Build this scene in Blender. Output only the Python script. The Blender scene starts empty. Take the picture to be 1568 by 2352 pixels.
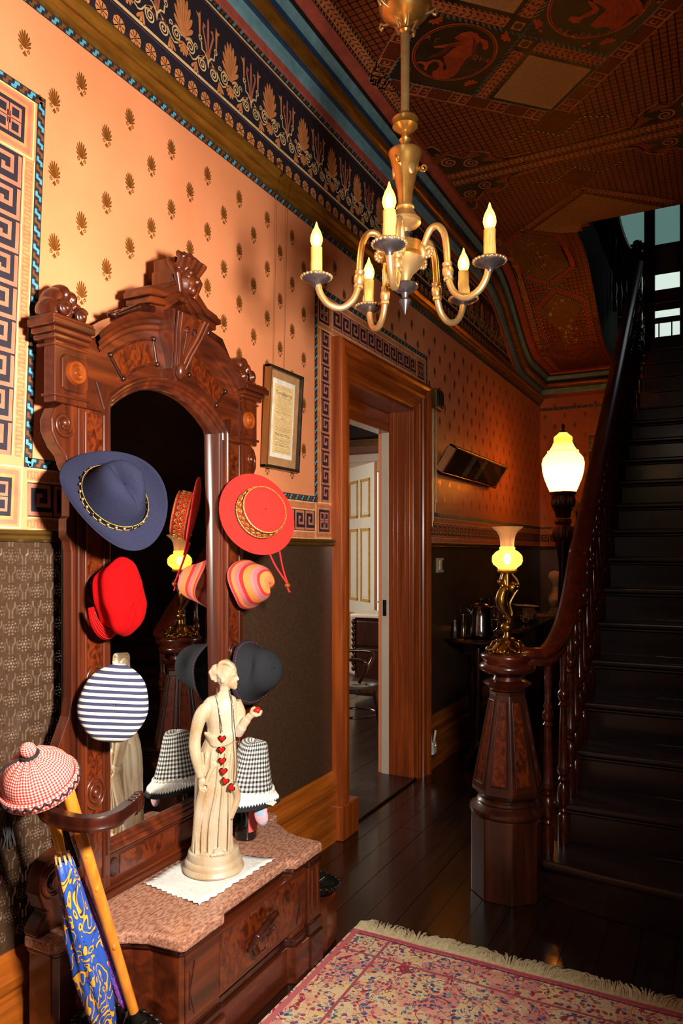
import bpy, bmesh, math, random
from mathutils import Vector as V, Matrix, noise
random.seed(7)
scn = bpy.context.scene
COL = scn.collection
PI = math.pi
R = math.radians

def lin(c):
    return tuple((x/255/12.92 if x/255 <= .04045 else ((x/255+.055)/1.055)**2.4) for x in c)

# ------------------------------------------------------------------ camera
cd = bpy.data.cameras.new('camera'); cam = bpy.data.objects.new('camera', cd); COL.objects.link(cam)
cd.sensor_fit = 'HORIZONTAL'; cd.sensor_width = 36; cd.lens = 36*1700/1568
cd.shift_y = 92/1568; cd.clip_start = .02
cam.location = (1.7, 0, 1.4); cam.rotation_euler = (R(90), 0, R(27.34))
scn.camera = cam
# ------------------------------------------------------------------ world, light, exposure
w = bpy.data.worlds.new('world'); scn.world = w; w.use_nodes = True
w.node_tree.nodes['Background'].inputs[0].default_value = (*lin((255, 214, 178)), 1)
w.node_tree.nodes['Background'].inputs[1].default_value = .05
vs = scn.view_settings; vs.view_transform = 'Standard'; vs.look = 'None'; vs.gamma = 1; vs.exposure = .0
vs.use_curve_mapping = False

def light(name, kind, loc, energy, col, size=.1, target=None, **kw):
    d = bpy.data.lights.new(name, kind); o = bpy.data.objects.new(name, d); COL.objects.link(o)
    o.location = loc; d.energy = energy; d.color = col
    if kind in ('POINT', 'SPOT'): d.shadow_soft_size = size
    if kind == 'AREA': d.size = size
    if target: o.rotation_euler = (V(target)-V(loc)).to_track_quat('-Z', 'Y').to_euler()
    for k, v in kw.items(): setattr(d, k, v)
    return o
# photographer's flash standing in the hall to the right of the camera
light('flash_lamp', 'SPOT', (1.76, .78, 1.68), 480, (1, .89, .78), .1, (.0, 1.16, 1.45), spot_size=R(146), spot_blend=1.0)
# daylight in the side room, falling through its windows
light('side_room_daylight', 'AREA', (-3.3, 5.2, 2.0), 90, (1, .93, .82), 1.2, (-1.2, 5.2, .8))
# daylight on the upper landing
light('landing_daylight', 'AREA', (1.75, 7.7, 5.9), 1.3, (.85, .95, 1), .8, (1.3, 7.2, 3.4))
# soft fill added behind the camera to brighten the stairs and newel
light('stair_fill', 'AREA', (1.25, -.55, 2.9), 4, (1, .86, .72), .7, (1.5, 5.0, 1.3))

# ------------------------------------------------------------------ materials
MATS = {}
def newmat(name):
    m = bpy.data.materials.new(name); m.use_nodes = True
    nt = m.node_tree; b = nt.nodes['Principled BSDF']; MATS[name] = m
    return m, nt, b
def N(nt, t, **kw):
    n = nt.nodes.new(t)
    for k, v in kw.items():
        if k in n.inputs: n.inputs[k].default_value = v
        else: setattr(n, k, v)
    return n
def ramp(nt, stops):
    n = nt.nodes.new('ShaderNodeValToRGB'); e = n.color_ramp.elements
    while len(e) < len(stops): e.new(.5)
    for i, (p, c) in enumerate(stops): e[i].position = p; e[i].color = (*lin(c), 1)
    return n
def coords(nt, sc=(1, 1, 1), rot=(0, 0, 0)):
    tc = N(nt, 'ShaderNodeTexCoord'); mp = N(nt, 'ShaderNodeMapping')
    mp.inputs['Scale'].default_value = sc; mp.inputs['Rotation'].default_value = rot
    nt.links.new(tc.outputs['Object'], mp.inputs[0]); return mp
def addbump(nt, b, sock, st, dist=.002):
    bp = N(nt, 'ShaderNodeBump'); bp.inputs['Strength'].default_value = st; bp.inputs['Distance'].default_value = dist
    nt.links.new(sock, bp.inputs['Height']); nt.links.new(bp.outputs[0], b.inputs['Normal'])
def mat(name, stops, rough=.5, metal=0, sc=(20, 20, 20), detail=4, bump=0, bsc=None, coat=0, spec=None, rot=(0, 0, 0), dist=0, trans=0, sss=0, sheen=0, emis=None, est=0, ior=None):
    m, nt, b = newmat(name)
    if isinstance(stops, tuple): stops = [(.3, tuple(x*.9 for x in stops)), (.7, tuple(min(255, x*1.06) for x in stops))]
    mp = coords(nt, sc, rot); nz = N(nt, 'ShaderNodeTexNoise'); nz.inputs['Scale'].default_value = 1; nz.inputs['Detail'].default_value = detail
    nz.inputs['Distortion'].default_value = dist
    nt.links.new(mp.outputs[0], nz.inputs['Vector'])
    r = ramp(nt, stops); nt.links.new(nz.outputs[0], r.inputs[0]); nt.links.new(r.outputs[0], b.inputs['Base Color'])
    b.inputs['Roughness'].default_value = rough; b.inputs['Metallic'].default_value = metal
    if coat: b.inputs['Coat Weight'].default_value = coat; b.inputs['Coat Roughness'].default_value = .12
    if spec is not None: b.inputs['Specular IOR Level'].default_value = spec
    if trans: b.inputs['Transmission Weight'].default_value = trans
    if ior: b.inputs['IOR'].default_value = ior
    if sss: b.inputs['Subsurface Weight'].default_value = sss; b.inputs['Subsurface Radius'].default_value = (.02, .012, .006); b.inputs['Subsurface Scale'].default_value = .3
    if sheen: b.inputs['Sheen Weight'].default_value = sheen
    if emis: b.inputs['Emission Color'].default_value = (*lin(emis), 1); b.inputs['Emission Strength'].default_value = est
    if bump:
        if bsc:
            m2 = coords(nt, bsc, rot); n2 = N(nt, 'ShaderNodeTexNoise'); n2.inputs['Scale'].default_value = 1; n2.inputs['Detail'].default_value = 3
            nt.links.new(m2.outputs[0], n2.inputs['Vector']); addbump(nt, b, n2.outputs[0], bump)
        else: addbump(nt, b, nz.outputs[0], bump)
    return m
def wood(name, dark, light_, axis='z', rough=.32, coat=.35, sc=26):
    s = {'z': (sc, sc, sc*.07), 'y': (sc, sc*.07, sc), 'x': (sc*.07, sc, sc)}[axis]
    return mat(name, [(.3, dark), (.52, tuple((a+b)/2 for a, b in zip(dark, light_))), (.7, light_)], rough, 0, s, 6, .12, None, coat, dist=.6)

wood('mahogany', (52, 19, 8), (106, 44, 17))
wood('mahogany_y', (52, 19, 8), (106, 44, 17), 'y')
wood('mahogany_x', (58, 20, 8), (104, 40, 15), 'x')
wood('mahogany_dark', (30, 9, 4), (62, 21, 9))
mat('burl', [(.3, (46, 16, 7)), (.46, (80, 29, 10)), (.6, (110, 45, 14)), (.76, (68, 24, 9))], .28, 0, (34, 34, 24), 12, .1, coat=.4, dist=1.6)
wood('casing_wood', (112, 47, 12), (168, 80, 26), 'z')
wood('casing_wood_y', (112, 47, 12), (168, 80, 26), 'y')
wood('skirting_wood', (128, 62, 14), (190, 104, 30), 'y')
wood('stair_wood', (22, 9, 6), (48, 23, 14), 'x', .33, .15)
wood('newel_wood', (40, 15, 7), (74, 31, 14), 'z', .34, .25)
wood('rail_wood', (48, 14, 7), (84, 27, 12), 'y', .25, .45)
wood('floor_wood', (20, 9, 5), (46, 23, 13), 'y', .26, .25, 34)
mat('floor_gap', (10, 5, 3), .9)
mat('wallpaper', [(.35, (226, 143, 97)), (.65, (235, 152, 105))], .38, 0, (3, 3, 3), 3, .05, (220, 220, 220), spec=.35)
mat('print_gold', (156, 96, 36), .36, .5)
mat('print_dark', (38, 34, 46), .6)
mat('print_orange', (222, 142, 84), .6)
mat('print_salmon', (196, 116, 88), .6)
mat('print_cream', (238, 205, 146), .6)
mat('print_blue', (82, 160, 182), .6)
mat('print_brown', (112, 70, 28), .6)
mat('print_mauve', (106, 66, 76), .6)
mat('gilt', [(.3, (122, 78, 22)), (.7, (168, 116, 42))], .36, .55, (8, 8, 60))
mat('gilt_dark', [(.3, (84, 58, 18)), (.7, (112, 82, 30))], .4, .5, (8, 8, 8))
mat('cornice_pink', (186, 92, 76), .6)
mat('cornice_blue', (112, 158, 172), .6)
mat('cornice_navy', (34, 66, 104), .6)
mat('cornice_black', (26, 22, 22), .6)
mat('ceil_ground', [(.3, (140, 66, 26)), (.7, (156, 76, 32))], .55, 0, (6, 6, 6))
mat('ceil_line', (52, 30, 24), .6)
mat('ceil_key', (204, 132, 80), .6)
mat('ceil_maroon', (112, 44, 24), .6)
mat('ceil_panel', [(.3, (196, 164, 108)), (.7, (214, 182, 126))], .5, 0, (60, 60, 60), 2)
mat('ceil_olive', [(.3, (116, 84, 30)), (.7, (136, 100, 40))], .5, 0, (9, 9, 9))
mat('ceil_red', (198, 86, 40), .6)
mat('ceil_black', (30, 22, 20), .6)
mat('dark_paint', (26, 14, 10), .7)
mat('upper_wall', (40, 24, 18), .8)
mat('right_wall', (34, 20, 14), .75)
mat('white_paint', [(.3, (204, 196, 178)), (.7, (212, 204, 186))], .4, 0, (5, 5, 5))
mat('gold_paint', (186, 140, 66), .4)
mat('mauve_wall', (150, 104, 86), .7)
mat('brass', [(.3, (188, 134, 58)), (.7, (222, 170, 92))], .3, .85, (30, 30, 30))
mat('brass_pale', [(.3, (208, 168, 108)), (.7, (226, 190, 134))], .38, .8, (40, 40, 40), bump=.1)
mat('bronze', [(.3, (112, 78, 30)), (.7, (168, 124, 54))], .3, 1, (40, 40, 40))
mat('pewter', [(.3, (98, 92, 96)), (.7, (128, 120, 124))], .34, .85, (60, 60, 60))
mat('iron', [(.3, (26, 24, 22)), (.7, (54, 50, 44))], .34, .7, (30, 30, 30))
mat('silver', [(.3, (150, 144, 134)), (.7, (190, 184, 174))], .16, 1, (60, 60, 60), bump=.15)
mat('chrome', (225, 225, 225), .08, 1)
mat('candle', [(.3, (226, 176, 84)), (.7, (240, 204, 120))], .5, 0, (30, 30, 30), sss=.3, bump=.2)
mat('black_felt', (32, 32, 36), .95, 0, (400, 400, 400), 2, .3)
mat('glass', (255, 255, 255), .02, 0, trans=1, ior=1.45)
mat('ivory_plastic', (214, 196, 158), .4)
mat('white_plastic', (220, 220, 216), .4)

# dado: pressed paper, brown with a soft sheen
m, nt, b = newmat('dado_paper')
mp = coords(nt, (90, 90, 90)); nz = N(nt, 'ShaderNodeTexNoise'); nz.inputs['Scale'].default_value = 1; nz.inputs['Detail'].default_value = 5
nt.links.new(mp.outputs[0], nz.inputs['Vector'])
r = ramp(nt, [(.3, (60, 43, 31)), (.7, (74, 53, 38))]); nt.links.new(nz.outputs[0], r.inputs[0]); nt.links.new(r.outputs[0], b.inputs['Base Color'])
b.inputs['Roughness'].default_value = .3; addbump(nt, b, nz.outputs[0], .12, .003)
mat('dado_relief_glint', [(.3, (104, 84, 68)), (.7, (132, 110, 92))], .24, .35, (90, 90, 90), coat=.4)  # lighter, part-metallic copy of the dado paper; highlights painted into the colour

# marble of the hall stand
m, nt, b = newmat('marble')
mp = coords(nt, (150, 55, 150)); nz = N(nt, 'ShaderNodeTexNoise'); nz.inputs['Scale'].default_value = 1; nz.inputs['Detail'].default_value = 12; nz.inputs['Distortion'].default_value = .4
nt.links.new(mp.outputs[0], nz.inputs['Vector'])
r = ramp(nt, [(.3, (128, 80, 62)), (.46, (156, 106, 84)), (.6, (188, 146, 122)), (.75, (150, 102, 82))]); nt.links.new(nz.outputs[0], r.inputs[0]); nt.links.new(r.outputs[0], b.inputs['Base Color'])
b.inputs['Roughness'].default_value = .16; b.inputs['Specular IOR Level'].default_value = .4

mat('alabaster', [(.3, (168, 138, 102)), (.5, (188, 168, 138)), (.72, (196, 184, 164))], .3, 0, (14, 14, 9), 5, sss=.12)

def emit(name, col, st):
    m, nt, b = newmat(name); b.inputs['Base Color'].default_value = (*lin(col), 1)
    b.inputs['Emission Color'].default_value = (*lin(col), 1); b.inputs['Emission Strength'].default_value = st
    return m
emit('bulb_glow', (255, 206, 104), 6)
emit('globe_glow', (255, 218, 120), 1.5)
emit('lamp_glow', (255, 196, 84), 2.4)
emit('sky_pane', (140, 190, 180), .32)
emit('sky_pane_bright', (215, 232, 220), 1.0)
m, nt, b = newmat('mirror_glass'); b.inputs['Base Color'].default_value = (.78, .78, .76, 1); b.inputs['Metallic'].default_value = 1; b.inputs['Roughness'].default_value = .012

# ------------------------------------------------------------------ geometry helpers
class G:
    """collects faces; build() links them as one mesh object"""
    def __init__(s): s.v = []; s.f = []; s.m = []; s.k = 0
    def add(s, v, f, M=None):
        o = len(s.v)
        s.v += [tuple(M @ V(p)) for p in v] if M else [tuple(p) for p in v]
        s.f += [tuple(i+o for i in q) for q in f]; s.m += [s.k]*len(f); return s
    def box(s, a, b, M=None):
        (x0, y0, z0), (x1, y1, z1) = a, b
        return s.add([(x0, y0, z0), (x1, y0, z0), (x1, y1, z0), (x0, y1, z0), (x0, y0, z1), (x1, y0, z1), (x1, y1, z1), (x0, y1, z1)],
                     [(0, 3, 2, 1), (4, 5, 6, 7), (0, 1, 5, 4), (1, 2, 6, 5), (2, 3, 7, 6), (3, 0, 4, 7)], M)
    def loft(s, rings, closed=True, caps=True, M=None):
        n = len(rings[0]); v = [p for r_ in rings for p in r_]; f = []
        for i in range(len(rings)-1):
            for j in range(n if closed else n-1):
                k = (j+1) % n; f.append((i*n+j, i*n+k, (i+1)*n+k, (i+1)*n+j))
        if caps and closed: f.append(tuple(range(n-1, -1, -1))); f.append(tuple((len(rings)-1)*n+j for j in range(n)))
        return s.add(v, f, M)
    def lathe(s, prof, n=24, loc=(0, 0, 0), M=None, caps=True):
        T = Matrix.Translation(loc); T = T @ M if M else T
        return s.loft([[(max(r_, 1e-5)*math.cos(2*PI*j/n), max(r_, 1e-5)*math.sin(2*PI*j/n), z) for j in range(n)] for r_, z in prof], True, caps, T)
    def tube(s, pts, r, n=8, caps=True, closed=False):
        pts = [V(p) for p in pts]; L = len(pts); rr = r if isinstance(r, (list, tuple)) else [r]*L
        rings = []; up = None
        for i, p in enumerate(pts):
            a = pts[(i-1) % L] if closed else pts[max(i-1, 0)]; b_ = pts[(i+1) % L] if closed else pts[min(i+1, L-1)]
            t = (b_-a).normalized()
            if up is None: up = t.orthogonal().normalized()
            up = (up-t*up.dot(t)); up = up.normalized() if up.length > 1e-6 else t.orthogonal().normalized()
            sd = t.cross(up)
            rings.append([p+(up*math.cos(2*PI*j/n)+sd*math.sin(2*PI*j/n))*rr[i] for j in range(n)])
        if closed: rings.append(rings[0])
        return s.loft(rings, True, caps and not closed)
    def prism(s, out, d0, d1, ax='x', M=None):
        def P(a, b_, d): return {'x': (d, a, b_), 'y': (a, d, b_), 'z': (a, b_, d)}[ax]
        n = len(out)
        return s.add([P(a, b_, d0) for a, b_ in out]+[P(a, b_, d1) for a, b_ in out],
                     [tuple(range(n-1, -1, -1)), tuple(range(n, 2*n))]+[(i, (i+1) % n, n+(i+1) % n, n+i) for i in range(n)], M)
    def ball(s, c, r, nu=12, nv=8, M=None):
        r = r if isinstance(r, (tuple, list)) else (r, r, r)
        rings = [[(c[0]+r[0]*math.sin(PI*i/nv)*math.cos(2*PI*j/nu), c[1]+r[1]*math.sin(PI*i/nv)*math.sin(2*PI*j/nu), c[2]-r[2]*math.cos(PI*i/nv)) for j in range(nu)] for i in [.04]+list(range(1, nv))+[nv-.04]]
        return s.loft(rings, True, True, M)
    def xf(s, M): s.v = [tuple(M @ V(p)) for p in s.v]; return s
    def build(s, name, mats, parent=None, smooth=None, bevel=0, sub=0, seg=2):
        me = bpy.data.meshes.new(name); me.from_pydata(s.v, [], s.f); me.validate()
        mats = mats if isinstance(mats, (list, tuple)) else [mats]
        for q in mats: me.materials.append(MATS[q] if isinstance(q, str) else q)
        if len(mats) > 1:
            for p, k in zip(me.polygons, s.m): p.material_index = min(k, len(mats)-1)
        bm = bmesh.new(); bm.from_mesh(me); bmesh.ops.recalc_face_normals(bm, faces=bm.faces); bm.to_mesh(me); bm.free()
        o = bpy.data.objects.new(name, me); COL.objects.link(o)
        if smooth is not None:
            me.shade_smooth()
            if smooth < 180: me.set_sharp_from_angle(angle=R(smooth))
        if bevel:
            bv = o.modifiers.new('bevel', 'BEVEL'); bv.width = bevel; bv.segments = seg; bv.limit_method = 'ANGLE'; bv.angle_limit = R(40)
        if sub: md = o.modifiers.new('sub', 'SUBSURF'); md.levels = md.render_levels = sub
        if parent: attach(o, parent)
        return o
def attach(o, p):
    o.parent = p; M = Matrix.LocRotScale(p.location, p.rotation_euler, p.scale)
    o.matrix_parent_inverse = M.inverted(); return o
def tag(o, label=None, cat=None, group=None, kind=None):
    if label: o['label'] = label
    if cat: o['category'] = cat
    if group: o['group'] = group
    if kind: o['kind'] = kind
    return o
def thing(name, label, cat, loc=(0, 0, 0), group=None):
    o = bpy.data.objects.new(name, None); COL.objects.link(o); o.location = loc; o.empty_display_size = .05
    return tag(o, label, cat, group)
def struct(name, g, m_, **kw): return tag(g.build(name, m_, **kw), kind='structure')
def copy_tree(o, parent=None):
    c = o.copy(); COL.objects.link(c)
    if parent: c.parent = parent; c.matrix_parent_inverse = o.matrix_parent_inverse.copy()
    for ch in list(o.children):
        if ch.name != c.name: copy_tree(ch, c)
    return c
def arc(c, r, a0, a1, n): return [(c[0]+r*math.cos(R(a0+(a1-a0)*i/n)), c[1]+r*math.sin(R(a0+(a1-a0)*i/n))) for i in range(n+1)]
def spiral(c, r0, r1, a0, turns, n=28): return [(c[0]+(r0+(r1-r0)*i/n)*math.cos(a0+2*PI*turns*i/n), c[1]+(r0+(r1-r0)*i/n)*math.sin(a0+2*PI*turns*i/n)) for i in range(n+1)]
def spline(P, n=6):
    P = [V(p) for p in P]; out = []
    for i in range(len(P)-1):
        a, b_, c, d = P[max(i-1, 0)], P[i], P[i+1], P[min(i+2, len(P)-1)]
        for k in range(n):
            t = k/n; out.append(.5*((2*b_)+(c-a)*t+(2*a-5*b_+4*c-d)*t*t+(3*b_-a-3*c+d)*t**3))
    return out+[P[-1]]
def basis(zax, xhint=(0, 0, 1)):
    z = V(zax).normalized(); x = V(xhint); x = (x-z*x.dot(z)).normalized(); y = z.cross(x)
    return Matrix((x, y, z)).transposed().to_4x4()

class Print:
    """flat printed ornament: polygons laid on a surface, f(a,b,lift) -> xyz"""
    def __init__(s, f): s.f = f; s.g = G(); s.cols = []
    def _c(s, col):
        if col not in s.cols: s.cols.append(col)
        s.g.k = s.cols.index(col)
    def poly(s, pts, col, lay=1): s._c(col); s.g.add([s.f(a, b_, lay*.0005) for a, b_ in pts], [tuple(range(len(pts)))])
    def rect(s, a0, b0, a1, b1, col, lay=1, nb=1):
        s._c(col)
        for i in range(nb):
            p, q = b0+(b1-b0)*i/nb, b0+(b1-b0)*(i+1)/nb
            s.g.add([s.f(a, b_, lay*.0005) for a, b_ in ((a0, p), (a1, p), (a1, q), (a0, q))], [(0, 1, 2, 3)])
    def line(s, pts, w, col, lay=2, closed=False, taper=None):
        s._c(col); n = len(pts); L = []; Rr = []
        for i in range(n):
            a = pts[(i-1) % n] if closed else pts[max(i-1, 0)]; c = pts[(i+1) % n] if closed else pts[min(i+1, n-1)]; p = pts[i]
            d1 = (p[0]-a[0], p[1]-a[1]); d2 = (c[0]-p[0], c[1]-p[1])
            l1 = math.hypot(*d1); l2 = math.hypot(*d2)
            if l1 < 1e-9: d1, l1 = d2, l2
            if l2 < 1e-9: d2, l2 = d1, l1
            n1 = (-d1[1]/l1, d1[0]/l1); n2 = (-d2[1]/l2, d2[0]/l2); m_ = (n1[0]+n2[0], n1[1]+n2[1]); q = m_[0]**2+m_[1]**2
            if q < .2: m_, q = n1, 2
            ww = w*(taper(i/(n-1)) if taper else 1); k = ww/q
            L.append((p[0]+m_[0]*k, p[1]+m_[1]*k)); Rr.append((p[0]-m_[0]*k, p[1]-m_[1]*k))
        v = [s.f(a, b_, lay*.0005) for a, b_ in L+Rr]
        s.g.add(v, [(i, (i+1) % n, n+(i+1) % n, n+i) for i in range(n if closed else n-1)])
    def disc(s, c, r, col, lay=1, n=16, ry=None): s.poly([(c[0]+r*math.cos(2*PI*i/n), c[1]+(ry or r)*math.sin(2*PI*i/n)) for i in range(n)], col, lay)
    def petal(s, base, ang, ln, wd, col, lay=2, tip=.7):
        c, sn = math.cos(ang), math.sin(ang)
        P = [(0, 0), (ln*.35, wd*.25), (ln*tip, wd*.5), (ln*.92, wd*.36), (ln, 0), (ln*.92, -wd*.36), (ln*tip, -wd*.5), (ln*.35, -wd*.25)]
        s.poly([(base[0]+c*a-sn*b_, base[1]+sn*a+c*b_) for a, b_ in P], col, lay)
    def build(s, name, parent): return tag(s.g.build(name, s.cols, parent), kind='stuff')

def wave(P, m_, L, w_, lay=1):
    P.poly([m_(0, 0), m_(L, 0), m_(L, w_), m_(0, w_)], 'print_dark', lay)
    n = max(1, round(L/(w_*1.9))); p = L/n
    for i in range(n):
        for k, col in ((0, 'print_blue'), (.5, 'print_brown')):
            q = (i+k)*p
            if q+p*.52 > L+p*.02: continue
            P.line([m_(q+a*p, b_*w_) for a, b_ in ((.02, .26), (.24, .26), (.32, .74), (.54, .74))], w_*.3, col, lay+1)
def dent(P, m_, L, w_, lay=1):
    P.poly([m_(0, 0), m_(L, 0), m_(L, w_), m_(0, w_)], 'print_orange', lay)
    P.line([m_(0, w_*.03), m_(L, w_*.03)], w_*.1, 'print_cream', lay+1); P.line([m_(0, w_*.97), m_(L, w_*.97)], w_*.1, 'print_cream', lay+1)
    n = max(1, round(L/(w_*.62))); p = L/n; pts = []
    for i in range(n): pts += [m_((i+.05)*p, .25*w_), m_((i+.05)*p, .72*w_), m_((i+.55)*p, .72*w_), m_((i+.55)*p, .25*w_)]
    P.line(pts, w_*.13, 'print_salmon', lay+1)
def key(P, m_, L, w_, lay=1, ground='print_dark', line='print_salmon'):
    P.poly([m_(0, 0), m_(L, 0), m_(L, w_), m_(0, w_)], ground, lay)
    n = max(1, round(L/(w_*.96))); p = L/n; u = p/8; h = w_*.82/6; b0 = w_*.09
    for i in range(n):
        q = i*p+u*.5
        P.line([m_(q+a*u, b0+b_*h) for a, b_ in ((7, 0), (0, 0), (0, 6), (6, 6), (6, 1.9), (2.6, 1.9), (2.6, 4), (4, 4))], u*1.0, line, lay+1)
def tile(P, m_, s_, lay=1):
    dm = lambda a, b_: m_(a*s_, b_*s_)
    P.poly([dm(0, 0), dm(1, 0), dm(1, 1), dm(0, 1)], 'print_orange', lay)
    P.line([dm(.02, .02), dm(.98, .02), dm(.98, .98), dm(.02, .98)], s_*.03, 'print_cream', lay+1, True)
    P.line([dm(.11, .11), dm(.89, .11), dm(.89, .89), dm(.11, .89)], s_*.07, 'print_salmon', lay+1, True)
    P.poly([dm(.2, .2), dm(.8, .2), dm(.8, .8), dm(.2, .8)], 'print_dark', lay+1)
    for a in (.29, .53):
        for b_ in (.29, .53): P.line([dm(a, b_), dm(a+.18, b_), dm(a+.18, b_+.18), dm(a, b_+.18)], s_*.045, 'print_salmon', lay+2, True)
    P.line([dm(.47, .5), dm(.53, .5)], s_*.2, 'print_salmon', lay+2)
# ================================================================== THE SETTING
ZC, YE = 3.7, 7.78
def zc(y):
    if y < 5.75: return ZC
    if y > 7.0: return 3.22
    t = (y-5.75)/1.25; return ZC-.48*t*t*(3-2*t)
XO, YO = .76, 5.38
# ---------- floor of hall: boards along the hall
def boards(name, x0, x1, y0, y1, wd, seed):
    rnd = random.Random(seed)
    fl = struct(name, G().box((x0, y0, -.06), (x1, y1, -.012)), 'floor_gap')
    n = int((x1-x0)/wd); wd = (x1-x0)/n; meshes = {}
    for i in range(n):
        y = y0-rnd.random()*1.2
        while y < y1:
            ln = rnd.choice((1.8, 2.4, 3.0)); a, b_ = max(y, y0), min(y+ln, y1); y += ln
            if b_-a < .05: continue
            p = G().box((x0+i*wd+.0012, a+.001, -.012), (x0+(i+1)*wd-.0012, b_-.001, rnd.uniform(-.0006, .0006))).build('floorboard', 'floor_wood', fl)
    return fl
boards('floor', 0, 2.15, -.6, YE, .118, 1)
boards('floor_side_room', -3.6, 0, 2.6, 8.4, .13, 2)
# ---------- left wall with its doorway
DY0, DY1, DZ = 3.345, 4.26, 2.285
g = G()
for a, b_ in (((-.24, -.6, 0), (0, DY0, 4)), ((-.24, DY1, 0), (0, YE+.2, 4)), ((-.24, DY0, DZ), (0, DY1, 4))): g.box(a, b_)
wl = struct('wall_left', g, 'wallpaper')
# dado paper below the rail
def dado(y0, y1): return G().box((-.001, y0, 0), (.004, y1, 1.435)).build('dado_panel', 'dado_paper', wl)
dado(-.6, 3.2); dado(4.4, YE)
# ---------- printed borders, motifs and frieze of the left wall
W = Print(lambda a, b_, l: (l+.0002, a, b_))
def fan(P, base, cen, hw, hh, n, span, wd, col, lay):     # petals from one root to points on an oval
    for k in range(-n, n+1):
        f_ = span*k/n; tx, ty = cen[0]+hw*math.sin(f_), cen[1]+hh*math.cos(f_)
        P.petal(base, math.atan2(ty-base[1], tx-base[0]), math.hypot(tx-base[0], ty-base[1]), wd, col, lay, .74)
def palmette(P, c, h, col, lay=1):
    fan(P, (c[0], c[1]-h*.22), (c[0], c[1]+h*.06), h*.3, h*.44, 4, 1.75, h*.085, col, lay)
    for sd in (-1, 1):
        P.line([(c[0]+sd*x, y) for x, y in spiral((h*.15, c[1]-h*.27), h*.09, h*.02, PI*.6, -1.3, 12)], h*.035, col, lay)
        P.petal((c[0], c[1]-h*.3), -PI/2+sd*.45, h*.2, h*.06, col, lay)
    P.petal((c[0], c[1]-h*.28), -PI/2, h*.24, h*.07, col, lay)
i = 0
for i in range(-3, 64):
    for j in range(-14, 3):
        y = 1.502+.1008*i; z = 2.69+.1035*(i % 2)+.207*j
        if not (1.69 < z < 2.885): continue
        if y < 1.47 and z < 2.74: continue
        if y < 1.25: continue
        if 2.985 < y < 4.52 and z < 2.69: continue
        if y > 7.72: continue
        palmette(W, (y, z), .072, 'print_gold')
# dado border
def H(y, z): return lambda s_, t: (y+s_, z+t)
def Vv(y, z): return lambda s_, t: (y-t, z+s_)
def Vm(y, z): return lambda s_, t: (y+t, z+s_)
def dado_border(y0, y1):
    dent(W, H(y0, 1.461), y1-y0, .035); key(W, H(y0, 1.498), y1-y0, .094); dent(W, H(y0, 1.595), y1-y0, .036)
dado_border(1.41, 3.015); dado_border(4.42, YE)
wave(W, H(1.41, 1.633), 3.04-1.41, .027, 3); wave(W, H(4.42, 1.633), YE-4.42, .027, 3)
# left panelled border, leaning a little as the paper was hung
ln = lambda f: (lambda s_, t: (lambda p: (p[0]+(p[1]-1.66)*.045-.012, p[1]))(f(s_, t)))
wave(W, ln(Vv(1.437, 1.633)), 2.675-1.633, .026, 3)
dent(W, ln(Vv(1.409, 1.66)), 2.48-1.66, .036); key(W, ln(Vv(1.370, 1.66)), 2.48-1.66, .094); dent(W, ln(Vv(1.274, 1.66)), .82, .036)
wave(W, lambda s_, t: (.0+s_, 2.648+t), 1.46, .027, 3); dent(W, H(0, 2.612), 1.237, .032); key(W, H(0, 2.518), 1.237, .092); dent(W, H(0, 2.482), 1.237, .034)
tile(W, ln(H(1.237, 2.482)), .168); tile(W, ln(H(1.237, 1.462)), .172)
# border round the doorway
wave(W, Vm(3.013, 1.66), 2.645-1.66, .026, 3)
dent(W, Vm(3.041, 1.64), 2.46-1.64, .032); key(W, Vm(3.075, 1.64), .82, .086); dent(W, Vm(3.163, 1.64), .82, .032)
tile(W, H(3.02, 1.462), .175); tile(W, H(3.02, 2.458), .172); tile(W, H(4.29, 2.458), .172)
wave(W, H(3.013, 2.632), 4.485-3.013, .026, 3)
dent(W, H(3.19, 2.597), 1.1, .032); key(W, H(3.19, 2.494), 1.1, .1); dent(W, H(3.19, 2.459), 1.1, .032)
wave(W, Vv(4.49, 2.46), .18, .026, 3)
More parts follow.
